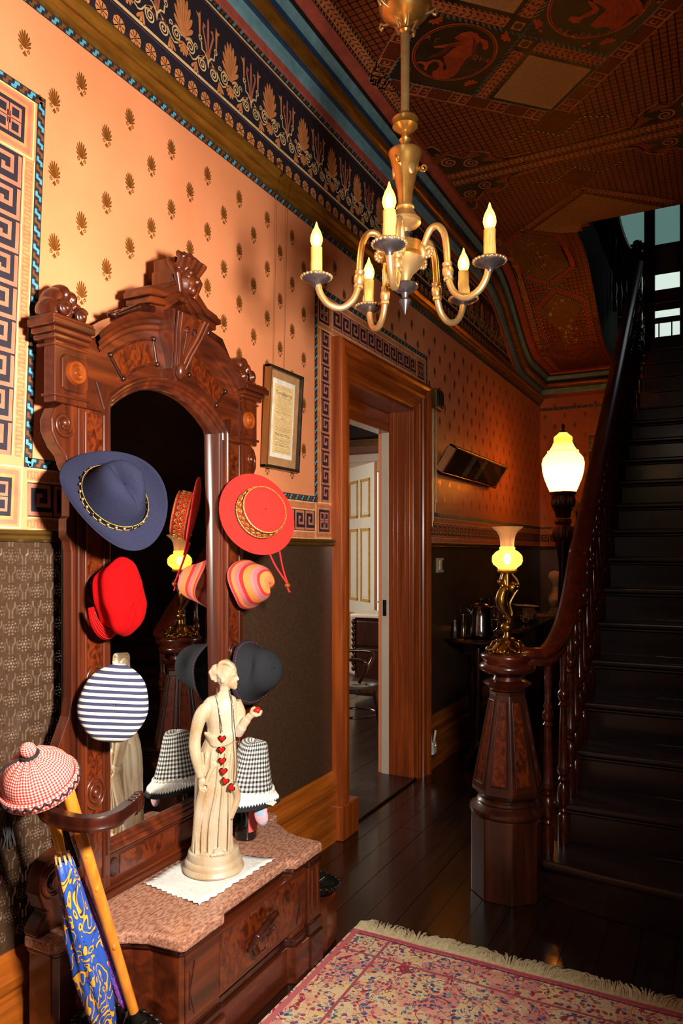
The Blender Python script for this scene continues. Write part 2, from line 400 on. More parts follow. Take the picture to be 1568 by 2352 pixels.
# frieze
wave(W, H(-.3, 2.905), YE+.3, .027, 3)
W.rect(-.4, 3.0, YE, 3.447, 'print_dark', 1)
W.rect(-.4, 3.128, YE, 3.139, 'print_cream', 2); W.rect(-.4, 3.118, YE, 3.122, 'print_mauve', 2)
W.rect(-.4, 3.434, YE, 3.443, 'print_cream', 2); W.rect(-.4, 3.424, YE, 3.428, 'print_mauve', 2)
wave(W, H(-.3, 3.446), YE+.3, .026, 3)
def frieze_unit(y):
    z0 = 3.14
    def sp(cy, cz, r0, a0, t): W.line([(y+p, z0+q) for p, q in spiral((cy, cz), r0, .003, a0, t, 30)], .0055, 'print_cream', 2)
    # palmette on twin spirals
    b0 = (y, z0+.088)
    fan(W, (y, z0+.082), (y, z0+.135), .052, .098, 5, 1.95, .0165, 'print_orange', 2)
    for k in range(-3, 4): W.petal((y, z0+.066), -PI/2+k*.33, .05-.002*k*k, .012, 'print_orange', 2, .7)
    W.disc((y, z0+.09), .009, 'print_orange', 3, 10)
    for sd in (-1, 1):
        W.line([(y+sd*p, z0+q) for p, q in spiral((.038, .07), .027, .003, PI*.9, -2.1, 34)], .0055, 'print_cream', 3)
        W.line([(y+sd*p, z0+q) for p, q in spiral((.066, .092), .011, .002, -PI*.3, 1.2, 14)], .004, 'print_cream', 3)
        W.line([(y+sd*p, z0+q) for p, q in spiral((.107, .048), .027, .003, PI*.4, 2.1, 34)], .0055, 'print_cream', 3)
        W.line([(y+sd*p, z0+q) for p, q in [(.03, .044), (.05, .034), (.066, .042), (.085, .066), (.107, .075)]], .0055, 'print_cream', 3)
        for k in range(3): W.petal((y+sd*.074, z0+.04), -PI/2+sd*(.1-k*.42), .046, .012, 'print_orange', 2)
    # lotus between
    c = y+.14
    W.petal((c, z0+.07), PI/2, .17, .013, 'print_salmon', 2, .6)
    for sd in (-1, 1):
        W.line([(c+sd*p, z0+q) for p, q in [(.002, .075), (.012, .13), (.03, .18), (.026, .2), (.016, .196)]], .009, 'print_salmon', 2)
        W.line([(c+sd*p, z0+q) for p, q in [(.004, .08), (.02, .1), (.036, .102), (.04, .13)]], .006, 'print_cream', 2)
        W.line([(c+sd*p, z0+q) for p, q in spiral((.044, .14), .012, .003, -PI*.5, 1.1, 12)], .005, 'print_cream', 2)
        W.poly([(c+sd*p, z0+q) for p, q in [(.045, .15), (.053, .15), (.057, .205), (.072, .222), (.056, .22), (.046, .235), (.044, .205)]], 'print_orange', 2)
        W.petal((c+sd*.014, z0+.09), -PI/2+sd*.9, .05, .015, 'print_orange', 2)
        W.line([(c+sd*p, z0+q) for p, q in [(0, .06), (.02, .068), (.032, .056), (.03, .04)]], .006, 'print_mauve', 2)
    W.poly([(c, z0+.05), (c-.008, z0+.085), (c-.014, z0+.1), (c, z0+.082), (c+.014, z0+.1), (c+.008, z0+.085)], 'print_cream', 3)
for k in range(-3, 20): frieze_unit(2.07+.2795*k)
for k in range(-10, 82):
    y = 2.122+.0733*k
    for q in range(8): W.petal((y, 3.068), q*PI/4+.2, .027, .0205, 'print_orange', 2, .72)
    W.line(arc((y, 3.068), .007, 0, 330, 10), .002, 'print_dark', 3, True); W.disc((y, 3.068), .003, 'print_dark', 3, 8)
W.build('wallpaper_print', wl)
# pressed pattern of the dado paper, modelled where it catches the light
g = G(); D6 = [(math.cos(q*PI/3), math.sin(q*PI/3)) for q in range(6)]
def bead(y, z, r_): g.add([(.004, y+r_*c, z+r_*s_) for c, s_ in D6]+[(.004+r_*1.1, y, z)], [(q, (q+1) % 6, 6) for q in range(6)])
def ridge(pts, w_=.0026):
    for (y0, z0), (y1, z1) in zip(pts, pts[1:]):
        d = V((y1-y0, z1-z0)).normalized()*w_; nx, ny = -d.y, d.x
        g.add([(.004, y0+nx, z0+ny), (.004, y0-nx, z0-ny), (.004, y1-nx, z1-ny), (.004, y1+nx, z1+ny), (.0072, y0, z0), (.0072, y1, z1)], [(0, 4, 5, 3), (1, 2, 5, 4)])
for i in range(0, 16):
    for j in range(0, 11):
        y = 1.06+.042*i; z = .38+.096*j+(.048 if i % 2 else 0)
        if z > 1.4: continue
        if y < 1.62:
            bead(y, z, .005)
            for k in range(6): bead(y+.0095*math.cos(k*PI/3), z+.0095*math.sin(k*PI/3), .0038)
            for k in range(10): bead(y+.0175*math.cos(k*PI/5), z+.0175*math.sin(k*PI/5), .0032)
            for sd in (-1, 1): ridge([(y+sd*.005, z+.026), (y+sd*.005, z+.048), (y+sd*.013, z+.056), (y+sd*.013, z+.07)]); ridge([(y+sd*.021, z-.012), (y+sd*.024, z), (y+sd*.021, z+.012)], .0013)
tag(g.build('pressed_relief', 'dado_relief_glint', wl), kind='stuff')
# rails
def rail(name, prof, y0, y1, mt, n=1): return tag(G().prism(prof, y0, y1, 'y').build(name, mt), kind='structure')
rail('trim_dado_rail', [(0, 1.428), (.012, 1.428), (.022, 1.436), (.02, 1.444), (.027, 1.45), (.027, 1.459), (0, 1.462)], -.6, 3.19, 'gilt_dark')
rail('trim_dado_rail', [(0, 1.428), (.012, 1.428), (.022, 1.436), (.02, 1.444), (.027, 1.45), (.027, 1.459), (0, 1.462)], 4.42, YE, 'gilt_dark')
rail('trim_picture_rail', [(0, 2.932), (.014, 2.932), (.018, 2.95), (.034, 2.957), (.03, 2.97), (.046, 2.984), (.05, 2.997), (.036, 3.008), (.03, 3.022), (0, 3.026)], -.6, YE, 'gilt')
def skirting(y0, y1):
    t = rail('baseboard_left', [(0, 0), (.03, 0), (.03, .2), (.022, .215), (.022, .232), (.03, .245), (.034, .27), (.022, .288), (.016, .318), (.008, .335), (0, .335)], y0, y1, 'skirting_wood'); return t
skirting(-.6, 3.2); skirting(4.42, YE)
# ---------- end wall
we = struct('wall_back', G().box((-.24, YE, 0), (XO+.35, YE+.12, 3.25)), 'wallpaper')
G().box((0, YE-.004, 0), (XO+.35, YE, 1.435)).build('dado_panel', 'dado_paper', we)
E_ = Print(lambda a, b_, l: (a, YE-l-.0002, b_))
dent(E_, H(0, 1.461), 1.1, .035); key(E_, H(0, 1.498), 1.1, .094); dent(E_, H(0, 1.595), 1.1, .036); wave(E_, H(0, 1.633), 1.1, .027, 3)
for i in range(0, 11):
    for j in range(0, 6):
        if 2.6 > 1.76+.207*j and .05+.1*i > .45: continue
        palmette(E_, (.05+.1*i, 1.76+.1035*(i % 2)+.207*j), .06, 'print_gold')
wave(E_, H(.486, 2.55), .6, .027, 3); wave(E_, Vm(.486, 1.66), .9, .026, 3); dent(E_, H(.515, 2.515), .6, .032); dent(E_, Vm(.515, 1.66), .86, .032); key(E_, Vm(.55, 1.66), .85, .09)
wave(E_, H(0, 2.86), 1.1, .03, 3)
E_.build('wallpaper_print', we)
tag(G().prism([(YE, 1.428), (YE-.022, 1.436), (YE-.027, 1.459), (YE, 1.462)], 0, 1.1, 'x').build('trim_dado_rail', 'gilt_dark'), kind='structure')
# ---------- right wall, front wall, upper storey
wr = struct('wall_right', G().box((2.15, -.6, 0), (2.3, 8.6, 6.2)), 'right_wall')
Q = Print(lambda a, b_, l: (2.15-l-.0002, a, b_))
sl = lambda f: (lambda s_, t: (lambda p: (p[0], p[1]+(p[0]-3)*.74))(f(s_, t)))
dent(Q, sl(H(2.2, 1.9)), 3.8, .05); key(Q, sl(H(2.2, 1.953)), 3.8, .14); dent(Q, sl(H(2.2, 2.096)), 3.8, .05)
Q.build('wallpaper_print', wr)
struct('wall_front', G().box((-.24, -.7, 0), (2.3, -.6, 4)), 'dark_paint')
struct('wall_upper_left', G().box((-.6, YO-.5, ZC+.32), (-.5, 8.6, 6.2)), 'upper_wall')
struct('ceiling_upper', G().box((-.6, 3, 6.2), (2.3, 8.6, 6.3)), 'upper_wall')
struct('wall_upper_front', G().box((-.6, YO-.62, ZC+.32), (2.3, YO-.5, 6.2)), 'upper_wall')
# ---------- ceiling: flat over the hall, then rolling down under the landing
g = G(); ys = [-.6+(.2*i) for i in range(30)]+[5.3, YO]
ys = sorted(set([round(y, 3) for y in ys if y <= YO]))
def strip(y0, y1, x1): g.add([(0, y0, zc(y0)), (x1, y0, zc(y0)), (x1, y1, zc(y1)), (0, y1, zc(y1))], [(0, 1, 2, 3)])
for a, b_ in zip(ys, ys[1:]): strip(a, b_, 2.15)
y = YO
while y < YE-.001:
    strip(y, min(y+.06, YE), XO+(.1*max(0, 1-(y-YO)/.1))**1); y += .06
cl = struct('ceiling', g, 'ceil_ground')
# upper side of the floor structure and the edge of the stairwell
g = G(); n = 40; yy = [YO+(YE-YO)*i/n for i in range(n+1)]
g.add([(XO, y, zc(y)) for y in yy]+[(XO+.0, y, 4.02) for y in yy], [(i, i+1, n+2+i, n+1+i) for i in range(n)])
g.box((XO-.0, YO-.03, ZC+.002), (2.15, YO, 4.02))
struct('trim_stairwell_edge', g, 'dark_paint')
struct('floor_upper', G().box((-.5, YO-.5, 4.0), (XO-.001, YE+.8, 4.05)).box((-.5, 3, 4.0), (2.15, YO-.031, 4.05)), 'dark_paint')
# ---------- cornice in painted bands
def bands(prof, name, mt):
    yy = [-.6]+[5.7+.08*i for i in range(19)]; m_ = len(prof)
    g = G(); rows = []
    for y in yy: rows.append([(px, y, zc(y)+pz-ZC) for px, pz in prof])
    rows.append([(px, YE-px, zc(YE)+pz-ZC) for px, pz in prof]); rows.append([(XO+.3, YE-px, zc(YE)+pz-ZC) for px, pz in prof])
    v = [p for r_ in rows for p in r_]
    g.add(v, [(i*m_+j, i*m_+j+1, (i+1)*m_+j+1, (i+1)*m_+j) for i in range(len(rows)-1) for j in range(m_-1)])
    return tag(g.build(name, mt, CO, smooth=50), kind=None)
CO = tag(G().prism([(0, 3.465), (.001, 3.465), (.001, ZC), (0, ZC)], -.6, 5.7, 'y').build('trim_cornice', 'cornice_black'), kind='structure')
bands([(0, 3.47), (.012, 3.472), (.014, 3.505)], 'pink_fillet', 'cornice_pink')
bands([(.014, 3.505), (.02, 3.51), (.022, 3.54), (.03, 3.556)], 'blue_cove', 'cornice_blue')
bands([(.03, 3.556), (.044, 3.558), (.044, 3.566)], 'navy_fillet', 'cornice_navy')
bands([(.044, 3.566)]+arc((.062, 3.586), .03, -130, 50, 10)+[(.07, 3.618)], 'gilt_roll', 'gilt')
bands([(.07, 3.618), (.088, 3.62), (.088, 3.632)], 'navy_fillet', 'cornice_navy')
bands([(.088, 3.632), (.094, 3.652), (.112, 3.666)], 'blue_cove', 'cornice_blue')
bands([(.112, 3.666), (.124, 3.667), (.124, 3.679)], 'black_fillet', 'cornice_black')
bands([(.124, 3.679), (.13, 3.694), (.172, 3.7)], 'pink_fillet', 'cornice_pink')
# ---------- printed ceiling paper
def cf(x, y, l):
    e = .004; sl_ = (zc(y+e)-zc(y-e))/(2*e); nn = V((0, sl_, -1)).normalized()
    return (x, y+nn.y*l, zc(y)+nn.z*l-.0003)
P = Print(cf)
X0, X1, XM = .178, 1.62, .9
def leafband(a, b_, w_, lay=3, n=None, edge=True, g0='ceil_key', lf='ceil_maroon'):
    a, b_ = V(a), V(b_); d = (b_-a); L = d.length; d = d/L; q = V((-d.y, d.x))
    seg = max(1, int(L/.12))
    for i in range(seg):
        p0, p1 = a+d*L*i/seg, a+d*L*(i+1)/seg
        P.poly([p0+q*w_/2, p0-q*w_/2, p1-q*w_/2, p1+q*w_/2], g0, lay)
    n = n or max(2, round(L/(w_*.6))); an = math.atan2(d.y, d.x)
    for i in range(n):
        c = a+d*L*(i+.1)/n
        for sd in (-1, 1): P.petal(c, an+sd*.75, w_*.52, w_*.2, lf, lay+1)
    if edge:
        for sd in (-1, 1):
            for i in range(seg):
                p0, p1 = a+d*L*i/seg+q*sd*w_*.62, a+d*L*(i+1)/seg+q*sd*w_*.62
                P.line([p0, p1], w_*.26, 'ceil_black', lay)
            k = max(2, round(L/(w_*.5)))
            for i in range(k):
                c = a+d*L*(i+.2)/k+q*sd*w_*.62
                P.line([c-q*w_*.06, c+d*w_*.3+q*w_*.06], w_*.09, 'ceil_key', lay+1)
# lattice
for i in range(43): P.rect(.2+.0345*i-.003, 1.0, .2+.0345*i+.003, YO if .2+.0345*i > XO else YE-.2, 'ceil_line', 1, 60)
y = 1.6
while y < YE-.2: P.rect(.2, y-.003, X1 if y < YO else XO, y+.003, 'ceil_line', 1); y += .0345
# border beside the cornice
y = 1.0
leafband((.215, .6), (.215, 3.62), .05); leafband((1.585, .6), (1.585, 3.62), .05)
yy = [5.35+.12*i for i in range(20)]
for a, b_ in zip(yy, yy[1:]): leafband((.215, a), (.215, min(b_, YE-.2)), .045, 3)
# great diamond of four squares
CY = 3.29; S2 = math.sqrt(.5)
def dq(p, q): return (XM+(p-q)*S2, CY+(p+q)*S2)
A = .46
def sq(p0, q0, p1, q1, col, lay): P.poly([dq(p0, q0), dq(p1, q0), dq(p1, q1), dq(p0, q1)], col, lay)
def dkey(p0, q0, p1, q1, ax):
    sq(p0, q0, p1, q1, 'ceil_maroon', 2)
    L = (p1-p0) if ax == 'p' else (q1-q0); w_ = (q1-q0) if ax == 'p' else (p1-p0); n = round(L/(w_*1.25)); st = L/n
    for i in range(n):
        if i % 2 == 0:
            u = w_/7
            for q in range(2):
                o = i*st+st*.06+q*st*.47; hh = st*.42
                for ring in (0, .27):
                    pts = [(o+hh*ring, w_*(.08+ring)), (o+hh*(1-ring), w_*(.08+ring)), (o+hh*(1-ring), w_*(.92-ring)), (o+hh*ring, w_*(.92-ring))]
                    P.line([dq(p0+a, q0+b_) if ax == 'p' else dq(p0+b_, q0+a) for a, b_ in pts], u*.55, 'ceil_key', 3, ring == 0)
    for t in (.0, 1.0):
        pts = [(0, w_*t), (L, w_*t)]; P.line([dq(p0+a, q0+b_) if ax == 'p' else dq(p0+b_, q0+a) for a, b_ in pts], .006, 'ceil_key', 3)
B = A+.085
for s_ in (1, -1):
    a, b_ = sorted((s_*A, s_*B))
    dkey(-B, a, B, b_, 'p'); dkey(a, -B, b_, B, 'q')
sq(-A, -A, A, A, 'ceil_black', 3)
for s_ in (1, -1):
    p0, p1 = sorted((s_*.105, s_*(A-.02))); sq(p0, p0, p1, p1, 'ceil_panel', 4)
    leafband(dq(s_*.1, s_*.045), dq(s_*A, s_*.045), .055, 4); leafband(dq(s_*.045, s_*.1), dq(s_*.045, s_*A), .055, 4)
    c = dq(s_*.045, s_*.045); P.poly([dq(s_*.02, s_*.02), dq(s_*.07, s_*.02), dq(s_*.07, s_*.07), dq(s_*.02, s_*.07)], 'ceil_key', 4)
    for k in range(10): P.petal(c, k*PI/5, .022, .009, 'ceil_black', 5)
for e0, e1 in ((dq(0, 0), dq(-A, 0)), (dq(-A, 0), dq(-A, A)), (dq(-A, A), dq(0, A)), (dq(0, A), dq(0, 0)), (dq(0, 0), dq(A, 0)), (dq(A, 0), dq(A, -A)), (dq(A, -A), dq(0, -A)), (dq(0, -A), dq(0, 0)), (dq(0, A), dq(A, A)), (dq(A, A), dq(A, 0))):
    d = V(e1)-V(e0); n = 16; q = V((-d.y, d.x)).normalized()*.006
    for i in range(n):
        c = V(e0)+d*(i+.2)/n; P.line([c-q, c+d*.045+q], .005, 'print_blue', 5)
# mermaid roundel
def roundel(c, r_):
    P.disc(c, r_, 'ceil_red', 4, 40); P.disc(c, r_-.006, 'ceil_black', 5, 40); P.line(arc(c, r_-.013, 0, 351, 40), .003, 'ceil_red', 6, True)
    for k in range(4):
        a = k*PI/2; q = (c[0]+(r_+.055)*math.cos(a), c[1]+(r_+.055)*math.sin(a))
        for m_ in range(5): P.petal(q, a+PI+(m_-2)*.7, .035, .016, 'ceil_red', 5)
CM = (.595, 3.27); roundel(CM, .196)
MER = [(.628, 3.169), (.665, 3.153), (.704, 3.159), (.727, 3.185), (.734, 3.224), (.756, 3.256), (.748, 3.296), (.731, 3.31), (.719, 3.296), (.73, 3.265), (.724, 3.24), (.705, 3.259), (.687, 3.294), (.659, 3.317), (.63, 3.333), (.597, 3.363), (.571, 3.398), (.538, 3.422), (.497, 3.426), (.464, 3.405), (.449, 3.368), (.462, 3.342), (.483, 3.339), (.504, 3.323), (.509, 3.294), (.492, 3.274), (.463, 3.286), (.437, 3.321), (.43, 3.309), (.444, 3.284), (.434, 3.26), (.409, 3.247), (.431, 3.243), (.461, 3.265), (.497, 3.261), (.523, 3.281), (.529, 3.312), (.511, 3.343), (.515, 3.361), (.533, 3.346), (.536, 3.3), (.543, 3.265), (.573, 3.25), (.597, 3.233), (.621, 3.231), (.599, 3.215), (.565, 3.206), (.532, 3.192), (.524, 3.176), (.562, 3.186), (.61, 3.196), (.65, 3.202)]
P.poly(MER, 'ceil_red', 7)
for k in range(7):
    o = .006*k
    P.line([(.66+o, 3.16+o*1.3), (.63+o*.6, 3.19+o), (.585+o*.4, 3.2+o*.5), (.545, 3.225+o*.7), (.5-o, 3.23+o*.4)], .0028, 'ceil_maroon', 8)
    P.line([(.705-o*.2, 3.2+o), (.71-o, 3.25+o), (.69-o, 3.3+o), (.67-o*2, 3.345+o*.5)], .0026, 'ceil_maroon', 8)
for k in range(9):
    P.line([(.545+.01*k, 3.275+.004*k), (.5+.012*k, 3.34+.004*k), (.47+.01*k, 3.40)], .0016, 'ceil_maroon', 8)
    P.line([(.5+.004*k, 3.265+.015*k), (.58+.004*k, 3.285+.0145*k)], .0016, 'ceil_maroon', 8)
P.line([(.62, 3.25), (.64, 3.27), (.655, 3.262)], .002, 'ceil_black', 8); P.line([(.645, 3.235), (.665, 3.25), (.678, 3.24)], .002, 'ceil_black', 8)
# letters of the roundels, as strokes
GL = {'A': [[(0, 0), (.5, 1), (1, 0)], [(.2, .4), (.8, .4)]], 'C': [arc((.55, .5), .5, 45, 315, 12)], 'Q': [arc((.5, .5), .5, 0, 350, 14), [(.55, .25), (1, -.15)]], 'V': [[(0, 1), (.5, 0), (1, 1)]],
      'T': [[(0, 1), (1, 1)], [(.5, 1), (.5, 0)]], 'E': [[(.9, 1), (.1, 1), (.1, 0), (.9, 0)], [(.1, .52), (.75, .52)]], 'R': [[(.1, 0), (.1, 1), (.7, 1), (.85, .75), (.7, .5), (.1, .5)], [(.45, .5), (.9, 0)]], 'I': [[(.5, 0), (.5, 1)]]}
def letter(ch, c, sz, ang):
    ux, uy = (math.cos(ang), math.sin(ang)), (math.sin(ang), -math.cos(ang))
    for st in GL[ch]: P.line([(c[0]+sz*(a-.5)*.8*ux[0]+sz*(b_-.5)*uy[0], c[1]+sz*(a-.5)*.8*ux[1]+sz*(b_-.5)*uy[1]) for a, b_ in st], sz*.1, 'ceil_key', 8)
for ch, c in (('A', (.529, 3.111)), ('C', (.556, 3.145)), ('Q', (.674, 3.337)), ('V', (.695, 3.36)), ('A', (.716, 3.383))): letter(ch, c, .026, .85)
P.line([(.5, 3.13), (.575, 3.2)], .003, 'ceil_maroon', 7); P.line([(.6, 3.39), (.66, 3.44)], .003, 'ceil_maroon', 7)
# second roundel with a seated figure
CT = (1.235, 3.25); roundel(CT, .212)
P.poly([(1.213, 3.195), (1.216, 3.233), (1.232, 3.28), (1.218, 3.3), (1.185, 3.304), (1.156, 3.308), (1.14, 3.326), (1.114, 3.313), (1.103, 3.284), (1.117, 3.269), (1.147, 3.29), (1.181, 3.279), (1.206, 3.272), (1.194, 3.222), (1.195, 3.186)], 'ceil_red', 7)
P.poly([(1.239, 3.258), (1.258, 3.299), (1.222, 3.326), (1.18, 3.364), (1.203, 3.397), (1.243, 3.404), (1.255, 3.437), (1.288, 3.44), (1.314, 3.42), (1.349, 3.392), (1.397, 3.378), (1.394, 3.326), (1.376, 3.279), (1.3, 3.2), (1.246, 3.16), (1.2, 3.15), (1.2, 3.21)], 'ceil_red', 7)
for k in range(6): P.line([(1.26+.02*k, 3.3-.004*k), (1.25+.025*k, 3.35), (1.22+.03*k, 3.4-.004*k)], .002, 'ceil_maroon', 8)
for ch, c, a in (('T', (1.052, 3.332), 1.1), ('E', (1.083, 3.362), .95), ('R', (1.107, 3.402), .8), ('R', (1.14, 3.41), .6), ('A', (1.165, 3.425), .5), ('I', (1.205, 3.44), .4), ('T', (1.245, 3.452), .3)): letter(ch, c, .026, a)
rn = random.Random(5)
for k in range(26):
    a = rn.uniform(0, 6.28); q = (CT[0]+math.cos(a)*.25+rn.uniform(-.02, .02), CT[1]+math.sin(a)*.25+rn.uniform(-.02, .02))
    p_ = (q[0]-XM)*S2+(q[1]-CY)*S2; r_ = -(q[0]-XM)*S2+(q[1]-CY)*S2
    if .02 < p_ < A-.02 and -A+.02 < r_ < -.02: P.disc(q, .009, 'ceil_red', 6, 7)
# small squares, cross band, next diamond
def twist(pts, w_=.009, lay=6):
    P.line(pts, w_*1.7, 'ceil_black', lay)
    for a, b_ in zip(pts, pts[1:]):
        d = V(b_)-V(a); n = max(2, int(d.length/.028)); q = V((-d.y, d.x)).normalized()*w_*.45
        for i in range(n): c = V(a)+d*(i+.15)/n; P.line([c-q, c+d*.62/n+q], w_*.7, 'print_cream', lay+1)
for yc_, s_ in ((4.05, 1), (4.69, -1)):
    h = .135
    P.poly([(XM, yc_-h), (XM+h, yc_), (XM, yc_+h), (XM-h, yc_)], 'ceil_maroon', 4)
    P.line([(XM, yc_-h*.6), (XM+h*.6, yc_), (XM, yc_+h*.6), (XM-h*.6, yc_)], .004, 'ceil_line', 5, True)
    twist([(XM-h, yc_), (XM, yc_+h*s_), (XM+h, yc_)])
    twist([(XM-h*2, yc_+s_*h*.5), (XM-h, yc_), ]); twist([(XM+h, yc_), (XM+h*2, yc_+s_*h*.5)])
leafband((.2, 4.335), (1.6, 4.335), .05, 5, None, True, 'ceil_key', 'ceil_line'); leafband((.2, 4.425), (1.6, 4.425), .05, 5, None, True, 'ceil_key', 'ceil_line')
def anthemion(x, y, sx, sy):
    f = lambda p, q: (x+sx*p, y+sy*q)
    P.poly([f(-.1, -.03), f(.0, -.03), f(.12, -.02), f(.3, -.03), f(.3, -.012), f(.2, .02), f(.18, .11), f(.1, .16), f(.05, .12), f(-.02, .2), f(-.06, .29), f(-.1, .29)], 'ceil_black', 5)
    P.line([f(*q) for q in [(.42, -.015), (.24, .0), (.2, .1), (.12, .15), (.05, .11), (-.02, .19), (-.06, .3), (-.09, .3)]], .009, 'ceil_key', 6)
    for c, r0 in (((-.03, .09), .05), ((.085, .025), .05)): P.line([f(c[0]+p, c[1]+q) for p, q in spiral((0, 0), r0, .006, 1.2, 1.8, 30)], .011, 'ceil_key', 7)
    for k in range(7): a = .2+k*.42; P.petal(f(.1, .085), math.atan2(sy*math.sin(a), sx*math.cos(a)), .065, .02, 'ceil_ground', 6)
    for k in range(5): a = 1.6+k*.42; P.petal(f(-.03, .13), math.atan2(sy*math.sin(a), sx*math.cos(a)), .1, .022, 'ceil_ground', 6)
    for k in range(5): a = -.35+k*.2; P.petal(f(.14, .02), math.atan2(sy*math.sin(a), sx*math.cos(a)), .13, .02, 'ceil_ground', 6)
for sx, xx in ((1, .29), (-1, 1.51)):
    for sy, yy_ in ((-1, 4.26), (1, 4.5)): anthemion(xx, yy_, sx, sy)
for s_ in (-1, 1):
    leafband((XM+s_*.0, 4.86), (XM+s_*.5, 5.32), .05, 4, None, True, 'ceil_key', 'ceil_line')
P.poly([(XM, 4.93), (XM+.43, YO-.01), (XO+.06, YO-.01), (XO, 5.5), (XM-.48, 5.38)], 'ceil_panel', 3)
for k in range(14):
    P.line([(XM-.03*k, 4.94+.03*k), (min(XM+.43-.03*k, XM+.4), YO-.02-.0*k)], .0025, 'gilt', 4)
    P.line([(XM+.03*k, 4.94+.03*k), (XM-.43+.03*k, 5.36)], .0025, 'gilt', 4)
# star panels under the landing
def hexa(pts, stars, seed):
    n = len(pts); c = V((sum(p[0] for p in pts)/n, sum(p[1] for p in pts)/n)); rr = random.Random(seed)
    # fan of small strips so that the panel follows the curve
    T = lambda p, k: tuple(c+(V(p)-c)*k)
    for k in range(6):
        for i in range(n):
            a, b_ = pts[i], pts[(i+1) % n]
            P.poly([T(a, k/6), T(b_, k/6), T(b_, (k+1)/6), T(a, (k+1)/6)], 'ceil_olive', 3) if k else P.poly([tuple(c), T(a, 1/6), T(b_, 1/6)], 'ceil_olive', 3)
    for i in range(n):
        a, b_ = V(T(pts[i], 1.13)), V(T(pts[(i+1) % n], 1.13)); m_ = 4
        for j in range(m_): leafband(a.lerp(b_, j/m_), a.lerp(b_, (j+1)/m_), .04, 4, None, True, 'ceil_red', 'ceil_line')
        a, b_ = V(T(pts[i], 1.0)), V(T(pts[(i+1) % n], 1.0)); twist([a.lerp(b_, j/6) for j in range(7)], .007, 6)
        a, b_ = V(T(pts[i], 1.26)), V(T(pts[(i+1) % n], 1.26)); twist([a.lerp(b_, j/6) for j in range(7)], .007, 6)
    for k in range(stars):
        i = rr.randrange(n); u, v_ = rr.random()*.9, rr.random(); q = V(T(pts[i], u)).lerp(V(T(pts[(i+1) % n], u)), v_)
        r_ = rr.choice((.004, .005, .007, .012))
        if r_ > .01:
            for m_ in range(8): P.petal(q, m_*PI/4, .017, .005, 'print_cream', 5)
        else: P.disc(q, r_, 'print_cream', 5, 6)
hexa([(.235, 5.56), (.42, 5.36), (.6, 5.52), (.62, 5.98), (.44, 6.1), (.25, 5.98)], 42, 3)
hexa([(.3, 6.4), (.47, 6.25), (.65, 6.38), (.66, 6.86), (.47, 7.2), (.3, 6.9)], 42, 4)
P.build('ceiling_paper_print', cl)
# ================================================================== DOORWAY
prof = [(0, 0), (0, .008), (.012, .012), (.02, .02), (.034, .02), (.036, .03), (.05, .034), (.066, .03), (.07, .04), (.084, .046), (.1, .042), (.104, .036), (.118, .04), (.128, .056), (.142, .062), (.158, .056), (.165, .04), (.165, 0)]
def casing(name, ends, mt):
    g = G(); g.loft([[(d, *e(t)) for t, d in prof] for e in ends], False, False); o = g.build(name, mt, CAS, smooth=35); return o
CAS = struct('trim_door_casing', G().box((-.2, DY0-.0, DZ-.02), (.004, DY1+.0, DZ)), 'casing_wood_y')
casing('casing_upright', [lambda t: (DY0-t, .16), lambda t: (DY0-t, DZ+t)], 'casing_wood')
casing('casing_upright', [lambda t: (DY1+t, .0), lambda t: (DY1+t, DZ+t)], 'casing_wood')
casing('casing_head', [lambda t: (DY0-t, DZ+t), lambda t: (DY1+t, DZ+t)], 'casing_wood_y')
G().box((0, DY0-.172, 0), (.068, DY0+.004, .17)).build('plinth_block', 'casing_wood', CAS, bevel=.006)
for y0, y1 in ((DY0, DY0+.022), (DY1-.022, DY1)):
    G().box((-.16, y0, 0), (.006, y1, DZ)).build('jamb_lining', 'casing_wood', CAS, bevel=.004)
    for xx in (-.02, -.05, -.1, -.13): G().tube([(xx, y1 if y0 == DY0 else y0, .0), (xx, y1 if y0 == DY0 else y0, DZ-.02)], .006, 8).build('jamb_bead', 'casing_wood', CAS, smooth=60)
    G().box((-.212, y0, 0), (-.16, y1, DZ-.1)).build('jamb_stop', 'white_paint', CAS, bevel=.004)
G().box((-.245, DY0, DZ-.14), (-.16, DY1, DZ-.02)).build('head_stop', 'casing_wood_y', CAS, bevel=.004)
G().box((-.2, DY1-.0235, 1.0), (-.175, DY1-.022, 1.1)).build('strike_plate', 'iron', CAS)
G().box((-.24, DY0, -.01), (.02, DY1, .014)).build('threshold', 'stair_wood', CAS, bevel=.006)
# near door in the same wall, mostly behind the camera
casing('casing_upright', [lambda t: (1.068+t, .0), lambda t: (1.068+t, 2.315+t)], 'casing_wood')
casing('casing_head', [lambda t: (1.068+t, 2.315+t), lambda t: (.15-t, 2.315+t)], 'casing_wood_y')
d1 = tag(G().box((0, .15, 0), (.036, 1.068, 2.315)).build('door_1', 'newel_wood', bevel=.003), kind='structure')
for y0, y1, z0, z1 in ((.25, .56, 1.2, 2.15), (.66, .97, 1.2, 2.15), (.25, .56, .2, 1.0), (.66, .97, .2, 1.0)): G().box((.036, y0, z0), (.044, y1, z1)).build('door_panel', 'newel_wood', d1, bevel=.008)
